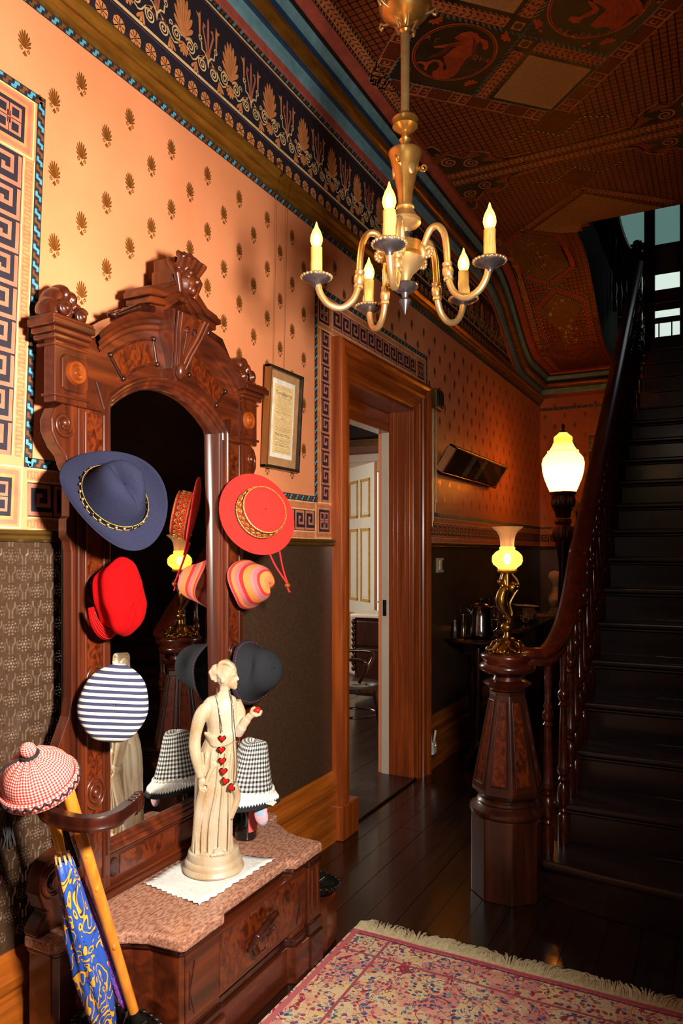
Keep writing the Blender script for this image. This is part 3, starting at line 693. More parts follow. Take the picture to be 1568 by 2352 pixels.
# ---------- side room beyond the door
g = G().box((-3.7, 2.5, 0), (-3.6, 8.4, 3.4)).box((-3.6, 8.3, 0), (-.24, 8.4, 3.4)).box((-3.6, 2.5, 0), (-.24, 2.6, 3.4))
struct('wall_side_room', g, 'mauve_wall')
struct('ceiling_side_room', G().box((-3.7, 2.5, 3.0), (-.24, 8.4, 3.1)), 'white_paint')
struct('trim_side_cornice', G().box((-3.6, 8.1, 2.8), (-.25, 8.3, 3.0)), 'dark_paint')
struct('trim_side_picture_rail', G().box((-3.6, 8.27, 2.72), (-.25, 8.3, 2.78)), 'gilt_dark')
# far doorway surround and its open white door
struct('trim_side_door_surround', G().prism([(-2.5, 0), (-2.5, 2.56), (-1.78, 2.56), (-1.78, 0), (-1.92, 0), (-1.92, 2.4), (-2.36, 2.4), (-2.36, 0)], 8.2, 8.3, 'y').prism([(-2.54, 2.5), (-2.54, 2.6), (-1.74, 2.6), (-1.74, 2.5)], 8.16, 8.3, 'y'), 'white_paint', bevel=.012)
DM = Matrix.Translation((-2.178, 7.665, 0)) @ Matrix.Rotation(R(-41), 4, 'Z')
d2 = tag(G().box((0, -.02, .02), (.78, .02, 2.36), DM).build('door_2', 'white_paint', bevel=.004), kind='structure')
for a, b_, z0, z1 in ((.1, .35, 1.78, 2.2), (.43, .68, 1.78, 2.2), (.1, .35, .86, 1.66), (.43, .68, .86, 1.66), (.1, .35, .2, .72), (.43, .68, .2, .72)):
    g = G()
    for p, q in (((a, z0), (b_, z0+.03)), ((a, z1-.03), (b_, z1)), ((a, z0), (a+.03, z1)), ((b_-.03, z0), (b_, z1))): g.box((p[0], -.032, p[1]), (q[0], -.02, q[1]), DM)
    g.build('panel_moulding', 'gold_paint', d2, bevel=.004)
    G().box((a+.05, -.026, z0+.05), (b_-.05, -.02, z1-.05), DM).build('panel_field', 'white_paint', d2, bevel=.004)
# window with daylight far left in the side room
wn = struct('window_1', G().box((-2.34, 8.285, .5), (-1.94, 8.295, 2.38)), 'sky_pane_bright')
# sideboard
t = thing('sideboard', 'dark sideboard with pale top beyond the doorway', 'sideboard', (-1.35, 6.6, 0))
SM = Matrix.Translation((-1.42, 6.3, 0)) @ Matrix.Rotation(R(0), 4, 'Z')
G().box((0, 0, .04), (.95, .45, .78), SM).build('body', 'mahogany_dark', t, bevel=.01)
G().box((-.03, -.03, .78), (.98, .48, .815), SM).build('top', 'white_paint', t, bevel=.01)
for k in range(3): G().box((.03+.31*k, -.015, .52), (.31+.31*k, 0, .75), SM).build('drawer', 'mahogany_dark', t, bevel=.008)
for k in range(3): G().box((.03+.31*k, -.015, .08), (.31+.31*k, 0, .49), SM).build('door', 'mahogany_dark', t, bevel=.008)
g = G()
for k in range(9): g.ball((-.005, -.01, .74-.055*k), (.022, .022, .03), 8, 6, SM)
g.build('carved_corner', 'mahogany_dark', t, smooth=60)
bw = thing('fruit_bowl', 'shallow silver footed dish on the sideboard', 'dish', (-1.1, 6.42, .815))
G().lathe([(.07, .815), (.075, .825), (.02, .835), (.018, .87), (.06, .885), (.17, .925), (.18, .93), (.165, .925), (.05, .895), (0, .892)], 24, (-1.06, 6.44, 0)).build('dish_body', 'silver', bw, smooth=60)
# bentwood chair
t = thing('bentwood_chair', 'dark bentwood chair with hooped back seen through the doorway', 'chair', (-.6, 4.66, 0))
CMx = Matrix.Translation((-.6, 4.66, 0)) @ Matrix.Rotation(R(-70), 4, 'Z')
def cb(pts, r_, name, n=10): g = G().tube(spline(pts, 6), r_, n); g.xf(CMx); return g.build(name, 'ebonised', t, smooth=60)
mat('ebonised', [(.3, (16, 9, 7)), (.7, (34, 20, 15))], .22, 0, (20, 20, 3), coat=.5)
g = G().lathe([(.2, .44), (.215, .45), (.215, .475), (.2, .482), (.06, .476), (0, .474)], 28); g.xf(CMx); g.build('seat', 'ebonised', t, smooth=50)
for sx in (-1, 1):
    cb([(sx*.15, .15, .45), (sx*.17, .18, .25), (sx*.2, .21, 0)], [.017]*13, 'leg')
    cb([(sx*.15, -.15, .45), (sx*.165, -.18, .25), (sx*.19, -.24, 0)], [.017]*13, 'leg')
cb([(-.17, -.16, .44), (-.19, -.2, .62), (-.19, -.24, .8), (-.1, -.27, .93), (0, -.275, .95), (.1, -.27, .93), (.19, -.24, .8), (.19, -.2, .62), (.17, -.16, .44)], .014, 'back_hoop')
cb([(-.1, -.18, .46), (-.11, -.22, .65), (-.06, -.25, .8), (0, -.255, .83), (.06, -.25, .8), (.11, -.22, .65), (.1, -.18, .46)], .011, 'inner_hoop')
g = G().tube([(.16*math.cos(k*PI/12), .16*math.sin(k*PI/12), .27) for k in range(24)], .009, 8, False, True); g.xf(CMx); g.build('stretcher_ring', 'ebonised', t, smooth=60)
cb([(-.21, .05, .52), (-.25, .1, .66), (-.22, -.1, .68), (-.19, -.22, .7)], .012, 'arm'); cb([(.21, .05, .52), (.25, .1, .66), (.22, -.1, .68), (.19, -.22, .7)], .012, 'arm')
# ================================================================== STAIRCASE
ST = thing('staircase', 'dark wooden staircase with turned balusters climbing beside the hall', 'staircase', (1.1, 2.95, 0))
RI, GO, SX0, SX1 = .1715, .236, 1.09, 2.14
def ny(n): return 2.96+GO*(n-1)
for n in range(1, 21):
    z = RI*n; y0 = ny(n); y1 = ny(n+1)+.03; xl = SX0-.035
    if n == 20: y1 = 8.15; xl = -.45
    if n == 1:
        out = [(1.02, 3.03), (1.06, 2.985), (1.3, 2.945), (1.7, 2.9), (2.14, 2.86), (2.14, y1), (1.0, y1)]
    else: out = [(xl, y0), (SX1, y0), (SX1, y1), (xl, y1)]
    if n == 20: out = [(XO+.01, y0), (SX1, y0), (SX1, y1), (-.45, y1), (-.45, YE+.13), (XO+.01, YE+.13)]
    G().prism(out, z-.032, z, 'z').build('tread', 'stair_wood', ST, bevel=.012, seg=3)
    if n == 1: rp = [(1.03, 3.05), (1.3, 2.97), (2.13, 2.885), (2.13, 2.92), (1.3, 3.0), (1.03, 3.08)]
    else: rp = [(SX0, y0+.03), (SX1, y0+.03), (SX1, y0+.05), (SX0, y0+.05)]
    G().prism(rp, z-RI+(.0 if n > 1 else .002), z-.032, 'z').build('riser', 'stair_wood', ST)
    if n > 1 and n < 20: G().tube([(SX0, y0+.024, z-.04), (SX1, y0+.024, z-.04)], .009, 8).build('scotia', 'stair_wood', ST, smooth=60)
# closed outer string
st_ = [(ny(1)+.12, 0), (ny(1)+.12, RI-.03)]
for n in range(1, 20): st_ += [(ny(n)+.04, RI*n-.033), (ny(n+1)+.04, RI*n-.033)]
st_ += [(ny(20)+.04, RI*19), (ny(20)+.04, RI*18.2), (ny(2)+.4, 0)]
G().prism(st_, SX0-.03, SX0-.002, 'x').build('outer_string', 'stair_wood', ST)
# panelling under the stair
G().prism([(ny(1)+.2, 0), (ny(19), RI*17.6), (ny(19), 0)], SX0-.025, SX0-.012, 'x').build('side_panel', 'stair_wood', ST)
# handrail
def rz(y): return 1.5+.727*(y-3.7)
RP = spline([(.93, 3.03, .975), (1.0, 3.035, .975), (1.06, 3.08, .985), (1.095, 3.2, 1.065), (1.105, 3.36, 1.2), (1.1, 3.55, 1.375), (1.1, 3.7, 1.5), (1.07, 5.0, rz(5.0)), (1.04, 6.2, rz(6.2)), (1.02, 7.1, rz(7.1))], 8)
hp = [(-.03, -.035), (.03, -.035), (.034, -.022), (.026, -.01), (.042, .002), (.044, .016), (.03, .03), (.0, .036), (-.03, .03), (-.044, .016), (-.042, .002), (-.026, -.01), (-.034, -.022)]
rings = []
for i, p in enumerate(RP):
    t_ = (RP[min(i+1, len(RP)-1)]-RP[max(i-1, 0)]).normalized(); sd = t_.cross(V((0, 0, 1))).normalized(); up = sd.cross(t_)
    rings.append([p+sd*a+up*b_ for a, b_ in hp])
G().loft(rings).build('handrail', 'rail_wood', ST, smooth=50)
# balusters: first meshes, then copies in a loop
def baluster(h):
    s = h/.82
    pr = [(.0, 0), (.024, 0), (.024, .11*s), (.015, .12*s), (.02, .13*s), (.016, .14*s), (.024, .16*s), (.028, .19*s), (.022, .225*s), (.013, .24*s), (.022, .255*s), (.016, .265*s), (.026, .285*s), (.026, .3*s), (.021, .31*s), (.018, .42*s), (.0135, .54*s), (.022, .55*s), (.014, .562*s), (.024, .58*s), (.024, .6*s), (.014, .612*s), (.02, .63*s), (.013, .65*s), (.015, .74*s), (.013, h)]
    return G().lathe(pr, 14)
bz = {}
for n in range(1, 20):
    for k in (0, 1):
        y = ny(n)+.13+.118*k; x = 1.075-.02*(n/20)
        if n == 1 and k == 0: y -= .01
        z0 = RI*n; i = min(range(len(RP)), key=lambda q: abs(RP[q].y-y)); i0, i1 = max(i-1, 5), min(i+1, len(RP)-1)
        a, b_ = RP[i0], RP[i1]; top = a.z+(b_.z-a.z)*((y-a.y)/max(1e-6, b_.y-a.y)); xx = a.x+(b_.x-a.x)*((y-a.y)/max(1e-6, b_.y-a.y))
        h = round(top-.03-z0, 2)
        if n > 2: h = bz['h%d' % k] if ('h%d' % k) in bz else h; bz['h%d' % k] = h
        if h not in bz: bz[h] = baluster(h).build('baluster', 'rail_wood', ST, smooth=40).data; COL.objects.unlink(ST.children[-1]); bpy.data.objects.remove(ST.children[-1])
        o = bpy.data.objects.new('baluster', bz[h]); COL.objects.link(o); o.location = (xx, y, z0); o.parent = ST; o.matrix_parent_inverse = Matrix.Translation(-ST.location)
# newel post
NX, NY_ = .903, 3.033
def octo(r_, z): return [(NX+r_*math.cos(PI/8+k*PI/4)/math.cos(PI/8), NY_+r_*math.sin(PI/8+k*PI/4)/math.cos(PI/8), z) for k in range(8)]
nw = G().loft([octo(.136, 0), octo(.136, .33)]).build('newel_base', 'newel_wood', ST, bevel=.004)
G().lathe([(.1, .33), (.148, .332), (.155, .342), (.152, .356), (.128, .366), (.12, .374), (.124, .382), (.118, .39), (.108, .396), (.112, .404), (.104, .412)], 40, (NX, NY_, 0)).build('newel_collar', 'newel_wood', ST, smooth=50)
body = G().loft([octo(.115, .405), octo(.132, .425), octo(.134, .44), octo(.066, .815), octo(.07, .83)]).build('newel_shaft', 'newel_wood', ST, bevel=.003)
for k in range(8):
    def fp(u, v_, o):   # point on facet k: u across, v up, o proud
        z = .44+(.815-.44)*v_; r_ = .134+(.066-.134)*v_; hw = r_*math.tan(PI/8); a = k*PI/4
        n_ = V((math.cos(a), math.sin(a), 0)); tg = V((-math.sin(a), math.cos(a), 0))
        return V((NX, NY_, z))+n_*(r_+o)+tg*(hw*u)
    for (u0, v0), (u1, v1) in (((-.62, .06), (-.62, .94)), ((.62, .06), (.62, .94)), ((-.62, .06), (.62, .06)), ((-.62, .94), (.62, .94))):
        G().tube([fp(u0, v0, .001), fp(u1, v1, .001)], .0034, 6).build('panel_bead', 'newel_wood', body, smooth=60)
    G().add([fp(-.55, .07, .0012), fp(.55, .07, .0012), fp(.55, .93, .0012), fp(-.55, .93, .0012)], [(0, 1, 2, 3)]).build('burl_panel', 'burl', body)
G().lathe([(.06, .83), (.075, .835), (.078, .845), (.094, .855), (.098, .862), (.09, .868), (.06, .874), (.055, .888), (.062, .9), (.1, .906), (.112, .916), (.114, .93), (.105, .942), (.098, .946), (.1, .956), (.108, .964), (.108, .976), (.1, .984), (.04, .985), (0, .985)], 48, (NX, NY_, 0)).build('newel_cap', 'rail_wood', ST, smooth=45)
# top newel and landing balustrade
UP = ST
g = G().box((.96, 7.16, 3.42), (1.04, 7.24, 4.12)); g.build('top_newel', 'rail_wood', UP, bevel=.006)
G().lathe([(.03, 4.12), (.05, 4.13), (.05, 4.15), (.03, 4.16), (.045, 4.19), (.035, 4.22), (0, 4.23)], 16, (1.0, 7.2, 0)).build('finial', 'rail_wood', UP, smooth=60)
G().tube(spline([(1.0, 7.2, 4.08), (.9, 7.24, 4.2), (.82, 7.3, 4.45), (.78, 7.35, 4.7)], 6), .035, 10).build('landing_rail', 'rail_wood', UP, smooth=60)
for k in range(4):
    G().lathe([(.02, 0), (.02, .1), (.012, .12), (.024, .2), (.014, .3), (.012, .6), (.02, .64), (.012, .7)], 12, (.94-.05*k, 7.22+.03*k, 3.44+.07*k)).build('baluster', 'rail_wood', UP, smooth=50)
# landing wall and glazed door
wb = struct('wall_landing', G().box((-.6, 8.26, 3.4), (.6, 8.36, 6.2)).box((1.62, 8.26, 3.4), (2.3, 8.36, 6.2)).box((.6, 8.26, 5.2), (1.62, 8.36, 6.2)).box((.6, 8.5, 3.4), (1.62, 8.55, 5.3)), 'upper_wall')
dr = struct('door_3', G().box((.6, 8.2, 3.43), (.735, 8.26, 5.2)).box((.965, 8.2, 3.43), (1.07, 8.26, 5.2)).box((1.3, 8.2, 3.43), (1.42, 8.26, 5.2)).box((.735, 8.2, 3.43), (1.07, 8.26, 3.6)).box((.735, 8.2, 3.94), (1.42, 8.26, 4.08)).box((1.07, 8.2, 3.43), (1.42, 8.26, 3.6)).box((.6, 8.2, 5.1), (1.42, 8.26, 5.2)), 'newel_wood', bevel=.01)
def pane(x0, z0, x1, z1, m_): return G().box((x0, 8.225, z0), (x1, 8.235, z1)).build('pane', m_, dr)
pane(.735, 4.08, .965, 4.6, 'dark_paint'); pane(.735, 4.6, .965, 5.1, 'sky_pane')
pane(1.07, 4.24, 1.3, 4.55, 'dark_paint'); pane(1.07, 4.55, 1.3, 5.1, 'sky_pane'); pane(1.07, 4.08, 1.3, 4.24, 'sky_pane_bright')
pane(1.07, 3.6, 1.3, 3.74, 'sky_pane_bright'); pane(1.07, 3.74, 1.3, 3.8, 'dark_paint'); pane(1.07, 3.8, 1.3, 3.87, 'sky_pane_bright'); pane(1.07, 3.87, 1.3, 3.94, 'dark_paint')
for xx in (1.1, 1.22): G().box((xx, 8.21, 3.6), (xx+.012, 8.224, 3.78)).build('glazing_bar', 'dark_paint', dr)
# ================================================================== CHANDELIER
def shell_mat(name, col, st, tr):
    m, nt, b = newmat(name); nt.nodes.remove(b); out = nt.nodes['Material Output']
    mx = N(nt, 'ShaderNodeMixShader'); tb = N(nt, 'ShaderNodeBsdfTransparent'); em = N(nt, 'ShaderNodeEmission')
    em.inputs[0].default_value = (*lin(col), 1); em.inputs[1].default_value = st; mx.inputs[0].default_value = 1-tr
    nt.links.new(tb.outputs[0], mx.inputs[1]); nt.links.new(em.outputs[0], mx.inputs[2]); nt.links.new(mx.outputs[0], out.inputs[0]); return m
shell_mat('bulb_glass', (255, 200, 96), 4.2, .4)
emit('bulb_core', (255, 184, 88), 360)
HX, HY_ = .9, 1.938
def zv(v): return 1.4+(1268-v)*.0012288
CH = thing('chandelier', 'brass five-arm chandelier with lit candle bulbs hanging from the ceiling', 'chandelier', (HX, HY_, zv(722)))
pr = lambda L: [(r_*.00123, zv(v)) for v, r_ in L]
def lat(name, L, mt, n=32): return G().lathe(pr(L), n, (HX, HY_, 0)).build(name, mt, CH, smooth=40)
lat('canopy', [(4, 58), (14, 61), (22, 60), (34, 50), (48, 30), (58, 14), (66, 11), (72, 14), (76, 10), (80, 9)][::-1]+[(4, 12)], 'brass')
G().lathe([(.012, zv(6)), (.012, 3.62), (.05, 3.64), (.06, 3.69), (.06, 3.7)], 20, (HX, HY_, 0)).build('ceiling_rod', 'brass', CH, smooth=40)
lat('rod', [(270, 9.5), (80, 10.5)], 'brass_pale')
lat('rod_knop', [(356, 9), (330, 10), (322, 14), (316, 9), (306, 9), (300, 20), (292, 29), (284, 28), (276, 30), (270, 26), (268, 10)], 'brass')
lat('vase_body', [(474, 15), (466, 16), (440, 18), (400, 27), (366, 34), (356, 38), (350, 38), (348, 32), (352, 10)], 'brass')
lat('vase_foot', [(535, 12), (528, 13), (520, 30), (514, 36), (506, 36), (500, 30), (488, 22), (480, 18), (478, 21), (474, 20), (470, 14)], 'brass_pale')
lat('neck', [(562, 40), (560, 24), (552, 18), (545, 11), (532, 11)], 'pewter')
lat('hub_drum', [(600, 42), (596, 47), (590, 46), (586, 42), (562, 41), (560, 24)], 'brass')
lat('hub_bowl', [(650, 8), (644, 12), (632, 18), (616, 34), (604, 44), (600, 47), (596, 44)], 'brass_pale')
lat('drop_disc', [(684, 6), (674, 9), (668, 22), (660, 30), (654, 28), (650, 14), (644, 8)], 'pewter')
lat('drop_spike', [(723, .5), (712, 5), (698, 11), (692, 14), (688, 12), (686, 6), (680, 6)], 'pewter')
for k in range(5):
    a = 2*PI*k/5+.4; c, s_ = math.cos(a), math.sin(a)
    pts = [(.02+.02*i/4, zv(70)+.04*i/4, 0) for i in range(5)]+[(.075, zv(30), 0), (.085, zv(22), 0), (.09, zv(30), 0), (.084, zv(38), 0), (.078, zv(34), 0)]
    G().tube([(HX+c*r_, HY_+s_*r_, z) for r_, z, _ in pts], .004, 8).build('canopy_hook', 'brass_pale', CH, smooth=60)
for k in range(3):
    a = 2*PI*k/3+.5; c, s_ = math.cos(a), math.sin(a)
    pts = spiral((.052, zv(384)), .012, .003, PI, 1.3, 14)
    G().tube([(HX+c*.034, HY_+s_*.034, zv(392))]+[(HX+c*r_, HY_+s_*r_, z) for r_, z in pts], .0032, 6).build('vase_scroll', 'brass', CH, smooth=60)
    g = G().ball((0, 0, 0), (.006, .013, .022), 10, 8); g.xf(Matrix.Translation((HX+math.cos(a+1)*.031, HY_+math.sin(a+1)*.031, zv(392))) @ Matrix.Rotation(a+1, 4, 'Z')); g.build('vase_medallion', 'brass_pale', CH, smooth=60)
ZP = 2.166
fw = V((-.4593, .8883, 0)); rt = V((.8883, .4593, 0))
for k in range(5):
    an = R(40+72*k); d = rt*math.cos(an)+fw*math.sin(an); O = V((HX, HY_, 0)); Z = V((0, 0, 1))
    P3 = lambda r_, z: O+d*r_+Z*z
    rp = spline([P3(.052, 2.225), P3(.062, 2.262), P3(.078, 2.292), P3(.1, 2.297), P3(.118, 2.275), P3(.126, 2.235), P3(.13, 2.18), P3(.134, 2.14), P3(.15, 2.105), P3(.182, 2.085), P3(.218, 2.096), P3(.24, 2.125), P3(.248, 2.155)], 5)
    arm = G().tube(rp, .0095, 10).build('arm', 'brass_pale', CH, smooth=60)
    g = G(); g.lathe([(.011, -.026), (.0135, -.024), (.0135, -.018), (.0115, -.014), (.0145, -.008), (.015, 0), (.0145, .008), (.0115, .014), (.0135, .018), (.0135, .024), (.011, .026)], 14)
    g.xf(Matrix.Translation(P3(.1305, 2.165)) @ basis(-d*.1+Z)); g.build('arm_collar', 'brass_pale', arm, smooth=50)
    g = G()
    for q in spiral((.07, 2.235), .02, .004, 2.2, 1.6, 18): g.ball(P3(*q), .0062, 6, 5)
    g.ball(P3(.055, 2.24), (.013, .013, .026), 8, 6); g.build('arm_scroll', 'brass_pale', arm, smooth=60)
    c = P3(.25, 0)
    pan = G().lathe([(.008, ZP-.026), (.012, ZP-.016), (.02, ZP-.012), (.034, ZP-.006), (.041, ZP), (.042, ZP+.003), (.038, ZP+.003), (.02, ZP-.002), (0, ZP-.002)], 30, c).build('drip_pan', 'pewter', CH, smooth=50)
    g = G()
    for j in range(22): q = 2*PI*j/22; g.ball((c.x+.041*math.cos(q), c.y+.041*math.sin(q), ZP+.003), (.006, .006, .0045), 6, 4)
    g.build('pan_rim', 'brass_pale', pan, smooth=60)
    rn = random.Random(k)
    cdl = G().loft([[(c.x+(r_+rn.uniform(-.0008, .0008))*math.cos(2*PI*j/18), c.y+(r_+rn.uniform(-.0008, .0008))*math.sin(2*PI*j/18), z) for j in range(18)] for r_, z in ((.0165, ZP), (.0162, ZP+.03), (.0162, ZP+.06), (.016, ZP+.086), (.012, ZP+.088))])
    for j in range(5):
        q = rn.uniform(0, 6.28); hz = ZP+rn.uniform(.03, .08); cdl.tube([(c.x+.0165*math.cos(q), c.y+.0165*math.sin(q), hz), (c.x+.0172*math.cos(q), c.y+.0172*math.sin(q), hz-.015), (c.x+.0168*math.cos(q), c.y+.0168*math.sin(q), hz-.03)], [.0015, .0025, .001], 6)
    cdl.build('candle_sleeve', 'candle', CH, smooth=50)
    b0 = ZP+.088; tip = V((.004, .002, 0))
    fl = [(.008, 0), (.0145, .006), (.0178, .018), (.0165, .03), (.0115, .044), (.006, .054), (.0035, .062), (.0012, .07)]
    bulb = G().lathe([(r_, b0+z) for r_, z in fl], 16, c).build('bulb', 'bulb_glass', CH, smooth=60)
    G().lathe([(r_*.55, b0+.006+z*.62) for r_, z in fl[:6]], 12, c).build('filament', 'bulb_core', bulb, smooth=60)
# ================================================================== NEWEL LAMP
LZ = .985
LP = thing('newel_lamp', 'gilt figure table lamp with glowing etched glass shade on the newel post', 'lamp', (NX, NY_, LZ))
def zl(v): return 1.4-(v-1268)*.0018
g = G().lathe([(.075, LZ), (.078, LZ+.006), (.07, LZ+.014), (.05, LZ+.045), (.03, LZ+.058), (.022, LZ+.062)], 24, (NX, NY_, 0)); g.build('base_core', 'bronze', LP, smooth=50)
g = G()
for k in range(8):
    a = k*PI/4; q = [(.078, 0.004), (.084, .012), (.078, .02), (.07, .02), (.062, .032), (.058, .044), (.046, .05)]
    g.tube([(NX+r_*math.cos(a+i*.09), NY_+r_*math.sin(a+i*.09), LZ+z) for i, (r_, z) in enumerate(q)], [.004, .007, .006, .004, .006, .005, .003], 6)
    g.tube([(NX+r_*math.cos(a-i*.1), NY_+r_*math.sin(a-i*.1), LZ+z) for i, (r_, z) in enumerate(q)], [.003, .005, .004, .004, .004, .005, .003], 6)
    g.ball((NX+.08*math.cos(a+.3), NY_+.08*math.sin(a+.3), LZ+.008), .008, 8, 6)
g.build('pierced_foot', 'bronze', LP, smooth=60)
G().lathe([(.02, LZ+.058), (.014, LZ+.07), (.013, LZ+.085), (.024, LZ+.095), (.028, LZ+.105), (.022, LZ+.118), (.012, LZ+.124)], 20, (NX, NY_, 0)).build('stem', 'bronze', LP, smooth=50)
# merchild: curling body, raised arms, curly head turned down: one continuous surface
def remesh(o, vox, sm=4):
    md = o.modifiers.new('remesh', 'REMESH'); md.mode = 'VOXEL'; md.voxel_size = vox; md.use_smooth_shade = True
    if sm: s2 = o.modifiers.new('smooth', 'SMOOTH'); s2.factor = .5; s2.iterations = sm
    return o
g = G(); q = lambda a, z, d=0: V((NX, NY_, LZ))+rt*a+fw*d+V((0, 0, z))
g.tube(spline([q(.004, .118), q(.012, .135), q(-.004, .165), q(-.02, .195), q(-.024, .225), q(-.014, .255), q(-.002, .27)], 5), [.009, .0095, .01, .011, .0115, .012, .0125, .013, .014, .015, .0165, .018, .0195, .021, .022, .023, .024, .0245, .0245, .0245, .024, .0235, .023, .0225, .022, .021, .02, .019, .018, .016, .014][:31], 12)
g.ball(q(.018, .268, -.012), (.022, .022, .021), 12, 10)
for k in range(26):
    a, e = random.uniform(0, 6.28), random.uniform(-.4, 1.2); g.ball(q(.026+.018*math.cos(a)*math.cos(e), .272+.018*math.sin(e), -.012+.018*math.sin(a)*math.cos(e)), .007, 6, 5)
g.tube([q(-.012, .262), q(-.026, .285), q(-.022, .315), q(-.012, .342)], [.012, .009, .008, .007], 8)
g.tube([q(-.002, .272, .01), q(-.008, .3, .01), q(-.002, .33, .005), q(.004, .352)], [.012, .009, .008, .007], 8)
for aa in (-.012, -.007, -.002): g.tube([q(-.012, .34), q(aa-.006, .36), q(aa-.002, .372)], [.005, .004, .003], 6)
g.ball(q(-.034, .292, -.012), (.01, .01, .012), 8, 6)
remesh(g.build('merchild_figure', 'bronze', LP), .0022, 3)
G().tube(spline([q(.006, .12), q(.02, .16), q(.012, .2), q(.03, .24), q(.048, .27), q(.04, .3), q(.016, .335), q(.012, .385)], 6), .0042, 8).build('gas_tube', 'brass', LP, smooth=60)
def prof_l(L): return [(r_*.0018, zl(v)) for v, r_ in L]
G().lathe(prof_l([(1318, 8), (1314, 22), (1310, 23), (1306, 20)]), 32, (NX, NY_, 0)).build('gallery', 'brass', LP, smooth=40)
G().tube([(NX, NY_, zl(1352)), (NX, NY_, zl(1310))], .007, 10).build('socket', 'brass', LP, smooth=60)
def opal(name, col, tr=.0):
    m, nt, b = newmat(name); nt.nodes.remove(b); t1 = N(nt, 'ShaderNodeBsdfTranslucent'); d1 = N(nt, 'ShaderNodeBsdfGlossy'); mx = N(nt, 'ShaderNodeMixShader'); mx.inputs[0].default_value = .04
    t1.inputs[0].default_value = (*lin(col), 1); d1.inputs['Roughness'].default_value = .2
    nt.links.new(t1.outputs[0], mx.inputs[1]); nt.links.new(d1.outputs[0], mx.inputs[2]); last = mx.outputs[0]
    if tr: tb = N(nt, 'ShaderNodeBsdfTransparent'); m2 = N(nt, 'ShaderNodeMixShader'); m2.inputs[0].default_value = tr; nt.links.new(last, m2.inputs[1]); nt.links.new(tb.outputs[0], m2.inputs[2]); last = m2.outputs[0]
    nt.links.new(last, nt.nodes['Material Output'].inputs[0]); return m
opal('etched_glass', (255, 214, 140), .12)
m, nt, b = newmat('frosted_shade'); b.inputs['Base Color'].default_value = (*lin((232, 190, 140)), 1); b.inputs['Roughness'].default_value = .35; b.inputs['Transmission Weight'].default_value = .6
b.inputs['Emission Color'].default_value = (*lin((255, 176, 96)), 1); b.inputs['Emission Strength'].default_value = .12
sh = G().lathe(prof_l([(1310, 19), (1304, 22), (1296, 32), (1286, 34.5), (1276, 33), (1268, 26), (1263, 17), (1258, 18), (1255, 15)]), 40, (NX, NY_, 0), caps=False).build('shade_bowl', 'etched_glass', LP, smooth=60)
v = [(1255, 15.5), (1244, 16), (1232, 18), (1222, 23), (1214, 32), (1210, 36)]
fl = G().loft([[(NX+(r_*.0018*(1+.02*math.cos(12*t_))*math.cos(t_)), NY_+(r_*.0018*(1+.02*math.cos(12*t_))*math.sin(t_)), zl(vv)) for t_ in [2*PI*j/72 for j in range(72)]] for vv, r_ in v], True, False).build('shade_flare', 'frosted_shade', LP, smooth=60)
g = G()
for k in range(12):
    a = k*PI/6; w_ = .2
    rk = .0345*1.8
    pts = [(a-w_, 1292), (a-w_, 1278), (a+w_*.8, 1278), (a+w_*.8, 1289), (a-w_*.4, 1289), (a-w_*.4, 1283), (a+w_*.3, 1283)]
    g.tube([(NX+rk*math.cos(p)*(1 if 1280 < vv < 1290 else .985), NY_+rk*math.sin(p)*(1 if 1280 < vv < 1290 else .985), zl(vv)) for p, vv in pts], .0011, 4)
g.build('etched_key', 'frosted_shade', sh)
G().ball((NX, NY_, zl(1284)), (.016, .016, .024), 14, 10).build('lamp_bulb', 'lamp_core', LP, smooth=60) if emit('lamp_core', (255, 190, 96), 70) else None
# ================================================================== GLOBE LAMP AT THE END OF THE HALL
TX, TY = .53, 6.2; KD = 6.05/1700
d_ = (V((TX, TY, 0))-V((1.7, 0, 0))); KD = (-.4593*d_.x+.8883*d_.y)/1700
def zt(v): return 1.4-(v-1268)*KD
GL_ = thing('globe_lamp', 'tall carved dark post lamp with large glowing acorn glass globe', 'lamp', (TX, TY, 0))
pt = lambda L: [(r_*KD, zt(v)) for v, r_ in L]
opal('opal_glass', (255, 232, 176))
G().lathe(pt([(1132, 28), (1118, 34), (1100, 41), (1080, 46), (1064, 47), (1052, 44), (1042, 36), (1040, 34), (1036, 35), (1034, 30), (1024, 24), (1014, 20), (1010, 21), (1004, 20), (998, 13), (994, 9)]), 48, (TX, TY, 0)).build('globe', 'opal_glass', GL_, smooth=60)
G().ball((TX, TY, zt(1092)), (.045, .045, .06), 16, 12).build('lamp_bulb', 'globe_core', GL_, smooth=60) if emit('globe_core', (255, 158, 56), 760) else None
G().lathe(pt([(996, 9), (992, 8), (988, 3), (986, 2), (982, 4), (976, 3.5), (972, .5)]), 16, (TX, TY, 0)).build('finial', 'iron', GL_, smooth=60)
G().lathe(pt([(1190, 16), (1172, 20), (1170, 23), (1166, 19), (1160, 24), (1150, 25), (1140, 24), (1134, 30), (1130, 30)]), 28, (TX, TY, 0)).build('capital', 'mahogany_dark', GL_, smooth=50)
G().lathe([(.066, 0), (.068, .02), (.06, .1), (.05, .14), (.045, .3), (.045, .8)]+pt([(1300, 9), (1260, 14), (1225, 22), (1215, 21), (1205, 16), (1200, 20), (1192, 18)]), 24, (TX, TY, 0)).build('post', 'mahogany_dark', GL_, smooth=50)
g = G()
for k in range(14): a = k*PI/7; g.ball((TX+.083*math.cos(a), TY+.083*math.sin(a), zt(1152)), (.016, .016, .05), 8, 6)
for k in range(8): a = k*PI/4; g.ball((TX+.065*math.cos(a), TY+.065*math.sin(a), zt(1228)), (.022, .022, .06), 8, 6)
g.build('carved_leaves', 'mahogany_dark', GL_, smooth=60)
